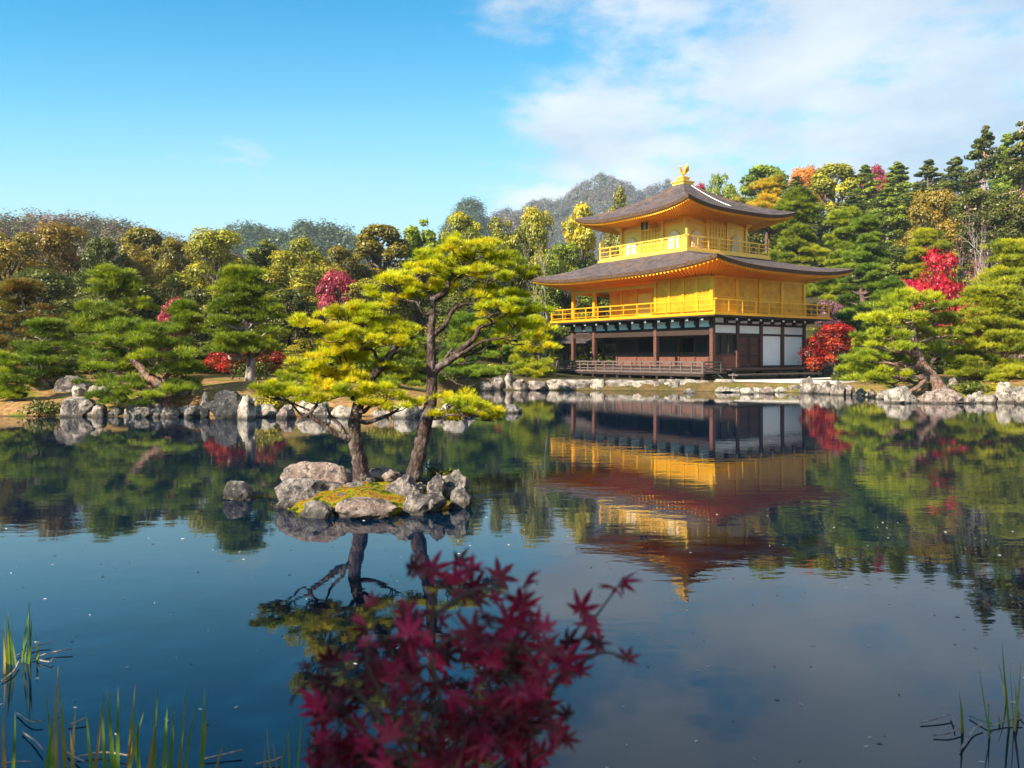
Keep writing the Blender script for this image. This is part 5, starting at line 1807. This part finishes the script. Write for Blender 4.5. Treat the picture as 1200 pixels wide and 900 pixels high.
def reeds(label, blades, stalks_, w=.013, seed=1):
    g = np.random.default_rng(seed)
    bx, by_ = blades[0][0], blades[0][1]
    Y0 = waterY(by_)
    root = empty('reed_clump', P(bx, by_, Y0))
    tag(root, label, 'reeds', None)
    o = Vector(root.location)
    for bx, by_, tx, ty, tone in blades:
        Y = waterY(by_)
        a = P(bx, by_, Y)
        b = P(tx, ty, Y + g.normal(0, .03))
        a.z = -.06
        vs, fs = blade_mesh(a - o, b - o, w * g.uniform(.8, 1.2), g.normal(0, .06), g)
        me = bpy.data.meshes.new('blade')
        me.from_pydata(vs, [], fs)
        atn = me.attributes.new('tone', 'FLOAT', 'POINT')
        zs = np.array([v[2] for v in vs])
        atn.data.foreach_set('value', np.clip(tone + g.normal(0, .08) + .0 * zs, 0, 1).astype(np.float32))
        me.polygons.foreach_set('use_smooth', [True] * len(me.polygons))
        link('blade', me, MATS['reed_blade'], root)
    for pts in stalks_:
        q = [P(px, py, waterY(max(py, 700))) for px, py in pts]
        for i, v in enumerate(q):
            v.z = .010 + .006 * i
        mbs = MB()
        p, r = curve([v - o for v in q], [.0036] * len(q), 4)
        mbs.tube(p, r, 5, .3)
        mbs.build('dead_stalk', MATS['dead_stalk'], root, True)
    return root


bark('dead_stalk', (0.20, 0.14, 0.12), (0.45, 0.34, 0.29), 20)
reeds('sparse upright reed clump in the water at the left edge of the picture',
      [(10, 778, 9, 718, .45), (7, 776, 4, 728, .5), (14, 780, 8, 716, .4), (20, 779, 10, 738, .62), (24, 776, 33, 704, .4), (28, 777, 32, 712, .45), (36, 776, 33, 708, .42), (31, 778, 36, 722, .5), (43, 777, 42, 746, .45), (4, 790, 2, 740, .8)],
      [[(20, 770), (44, 760), (60, 757)], [(38, 774), (60, 768), (85, 765)], [(44, 775), (58, 779), (62, 776)], [(2, 800), (16, 790), (22, 780)]], .014, 5)
reeds('wide clump of green and brown reed blades along the bottom left edge of the picture',
      [(60, 925, 49, 806, .4), (70, 925, 66, 782, .85), (78, 922, 67, 802, .75), (88, 926, 87, 832, .85), (112, 928, 99, 832, .6), (104, 926, 119, 830, .9), (128, 925, 118, 815, .42), (134, 926, 124, 806, .4), (137, 926, 136, 806, .4), (150, 924, 157, 802, .85),
       (168, 928, 153, 832, .65), (164, 928, 160, 846, .4), (178, 926, 185, 806, .45), (192, 925, 195, 824, .6), (196, 925, 203, 826, .5), (206, 926, 214, 838, .7), (214, 924, 229, 820, .45), (210, 926, 217, 803, .55), (228, 926, 243, 834, .75), (236, 928, 238, 806, .4), (238, 930, 262, 872, .95), (190, 928, 176, 852, .4), (52, 926, 62, 846, .4), (12, 920, 16, 835, .4), (8, 915, 3, 828, .9), (142, 928, 166, 836, .65), (172, 928, 181, 850, .8), (90, 928, 82, 858, .8)],
      [[(20, 838), (36, 850), (50, 850)], [(26, 860), (40, 872), (50, 884)], [(75, 882), (90, 893), (100, 899)], [(80, 852), (92, 849), (102, 846)], [(235, 893), (260, 889), (284, 885)], [(90, 890), (120, 886), (155, 892)], [(2, 898), (20, 897), (36, 899)]], .016, 6)
reeds('few orange tinged reed blades left of the crimson maple at the bottom edge',
      [(312, 928, 308, 876, .95), (326, 928, 311, 850, .9), (332, 928, 318, 866, .85), (340, 926, 336, 852, .7), (352, 926, 366, 850, .8), (345, 928, 352, 838, .5), (322, 926, 338, 846, .45)],
      [[(300, 898), (318, 896), (330, 893)]], .011, 7)
reeds('small reed clump with broken stalks in the water at the right edge of the picture',
      [(1127, 858, 1125, 812, .85), (1130, 858, 1129, 826, .45), (1163, 866, 1149, 772, .45), (1161, 866, 1159, 824, .5), (1180, 826, 1171, 776, .8), (1184, 852, 1174, 752, .4), (1188, 854, 1186, 784, .55), (1186, 858, 1196, 777, .85), (1172, 852, 1170, 836, .5), (1196, 840, 1190, 800, .7)],
      [[(1079, 849), (1098, 846), (1114, 842)], [(1094, 864), (1112, 863), (1126, 858)], [(1125, 882), (1140, 860), (1152, 853)], [(1136, 841), (1150, 848), (1162, 853)], [(1160, 854), (1178, 849), (1198, 847)], [(1190, 832), (1196, 840), (1204, 846)], [(1114, 842), (1117, 848), (1119, 856)]], .010, 8)

# scraps of leaves floating on the pond
gl_ = np.random.default_rng(90)
npc = 260
pyv = HOR + F * EYE / gl_.uniform(3.2, 8.5, npc)
pxv = gl_.uniform(0, 1200, npc)
Yv = F * EYE / (pyv - HOR)
C = np.stack([(pxv - 600) / F * Yv, Yv, np.full(npc, .004)], 1)
co, t = leaves(C, np.tile([0, 0, 1.0], (npc, 1)) + gl_.normal(0, .04, (npc, 3)), gl_.uniform(.2, .9, npc), .030, gl_, .14)
tag(link('floating_leaf_litter', tri_mesh('floating_leaf_litter', co, 4, t), MATS['leaf_litter']), 'thin scraps of leaf litter floating on the near water', 'leaf litter', None, 'stuff')

# unseen tree added beside the camera so its crown shades the near bank
tmb, (co, npv, tn_), cache = KINDS['maple1']
m1, m2, ext = next(iter(cache.values()))
sh = empty('maple_tree', (-4.6, -1.4, .1), .4)
tag(sh, 'unseen broad maple added on the near bank to shade the reeds and the crimson sapling', 'tree')
sh.scale = (8.6 / ext, 8.6 / ext, 6.6)
link('trunk', m1, None, sh)
link('crown', m2, None, sh)


# visitors on the path right of the pavilion
def person(label, px, Y, face, jacket, legs, height=1.66):
    z0 = gz((px - 600) / F * Y, Y)
    root = empty('person', ((px - 600) / F * Y, Y, z0), face)
    tag(root, label, 'person', None)
    k = height / 1.75
    J = {'pel': (0, 0, .95), 'wst': (0, 0, 1.10), 'ch': (0, .01, 1.32), 'nk': (0, 0, 1.48), 'hd0': (0, -.01, 1.56), 'hd1': (0, -.015, 1.66), 'top': (0, -.01, 1.75),
         'shl': (-.18, 0, 1.42), 'ell': (-.24, .02, 1.15), 'wrl': (-.22, -.08, .92), 'hal': (-.21, -.12, .84), 'shr': (.18, 0, 1.42), 'elr': (.24, .02, 1.15), 'wrr': (.2, -.12, .94), 'har': (.18, -.17, .88),
         'hil': (-.10, 0, .90), 'knl': (-.11, -.03, .49), 'anl': (-.11, .02, .09), 'tol': (-.12, -.14, .03), 'hir': (.10, 0, .90), 'knr': (.11, .0, .49), 'anr': (.11, .05, .09), 'tor': (.12, -.10, .03)}
    Rr = {'pel': .135, 'wst': .125, 'ch': .145, 'nk': .055, 'hd0': .075, 'hd1': .095, 'top': .05, 'shl': .075, 'ell': .05, 'wrl': .036, 'hal': .04, 'shr': .075, 'elr': .05, 'wrr': .036, 'har': .04,
          'hil': .095, 'knl': .065, 'anl': .045, 'tol': .04, 'hir': .095, 'knr': .065, 'anr': .045, 'tor': .04}
    E_ = [('pel', 'wst'), ('wst', 'ch'), ('ch', 'nk'), ('nk', 'hd0'), ('hd0', 'hd1'), ('hd1', 'top'), ('ch', 'shl'), ('shl', 'ell'), ('ell', 'wrl'), ('wrl', 'hal'), ('ch', 'shr'), ('shr', 'elr'), ('elr', 'wrr'), ('wrr', 'har'),
          ('pel', 'hil'), ('hil', 'knl'), ('knl', 'anl'), ('anl', 'tol'), ('pel', 'hir'), ('hir', 'knr'), ('knr', 'anr'), ('anr', 'tor')]
    ks = list(J)
    me = bpy.data.meshes.new('body')
    me.from_pydata([Vector(J[q]) * k for q in ks], [(ks.index(a), ks.index(b)) for a, b in E_], [])
    o = bpy.data.objects.new('body', me)
    COL.objects.link(o)
    o.modifiers.new('skin', 'SKIN')
    for i, q in enumerate(ks):
        me.skin_vertices[0].data[i].radius = (Rr[q] * k * (1.15 if q in ('pel', 'wst', 'ch') else 1), Rr[q] * k * (.85 if q in ('pel', 'wst', 'ch') else 1))
        me.skin_vertices[0].data[i].use_root = q == 'pel'
    sb = o.modifiers.new('sub', 'SUBSURF')
    sb.levels = sb.render_levels = 2
    bpy.context.view_layer.update()
    em = bpy.data.meshes.new_from_object(o.evaluated_get(bpy.context.evaluated_depsgraph_get()))
    bpy.data.objects.remove(o)
    em.name = 'body'
    em.materials.clear()
    for m in (jacket, legs, 'skin'):
        em.materials.append(MATS[m])
    mi = []
    for p in em.polygons:
        z = p.center.z / k
        mi.append(2 if z > 1.48 or (z < .93 and abs(p.center.x) > .165 * k and z > .78) else (0 if z > .86 else 1))
    em.polygons.foreach_set('material_index', mi)
    em.polygons.foreach_set('use_smooth', [True] * len(em.polygons))
    link('body', em, None, root)
    bm = bmesh.new()
    bmesh.ops.create_uvsphere(bm, u_segments=14, v_segments=10, radius=.112 * k)
    for v in list(bm.verts):
        if v.co.z < -.03 * k and v.co.y < .02 or v.co.z < -.075 * k:
            bm.verts.remove(v)
    bmesh.ops.translate(bm, vec=Vector((0, .012, 1.672)) * k, verts=bm.verts)
    hm = bpy.data.meshes.new('hair')
    bm.to_mesh(hm)
    bm.free()
    link('hair', hm, MATS['black_paint'], root)


sub_mat('jacket_red', (0.55, 0.02, 0.025))
sub_mat('jacket_blue', (0.30, 0.38, 0.50))
sub_mat('trousers', (0.03, 0.03, 0.045))
sub_mat('skin', (0.55, 0.33, 0.24))
person('visitor in a red jacket standing on the path right of the pavilion', 957, 47.6, .5, 'jacket_red', 'trousers')
person('visitor in a pale blue top on the path beside the red jacketed visitor', 986, 49.0, -.6, 'jacket_blue', 'trousers', 1.72)

# ------------------------------------------------------------------ the air between the near trees and the hills
def haze_fn(name, density):
    m = bpy.data.materials.new(name)
    m.use_nodes = True
    m.node_tree.nodes.clear()
    t = NT(m.node_tree)
    v = t.n('ShaderNodeVolumePrincipled')
    v.inputs['Color'].default_value = (0.72, 0.86, 1.0, 1)
    v.inputs['Density'].default_value = density
    v.inputs['Anisotropy'].default_value = 0.0
    t.n('ShaderNodeOutputMaterial', i_Volume=v.outputs[0])
    return m


hz = MB().box(-1310, 1310, -310, 1510, -1.8, 172)
tag(hz.build('haze', haze_fn('haze', 0.00025)), 'thin blue haze of the far hills', 'haze', None, 'stuff')
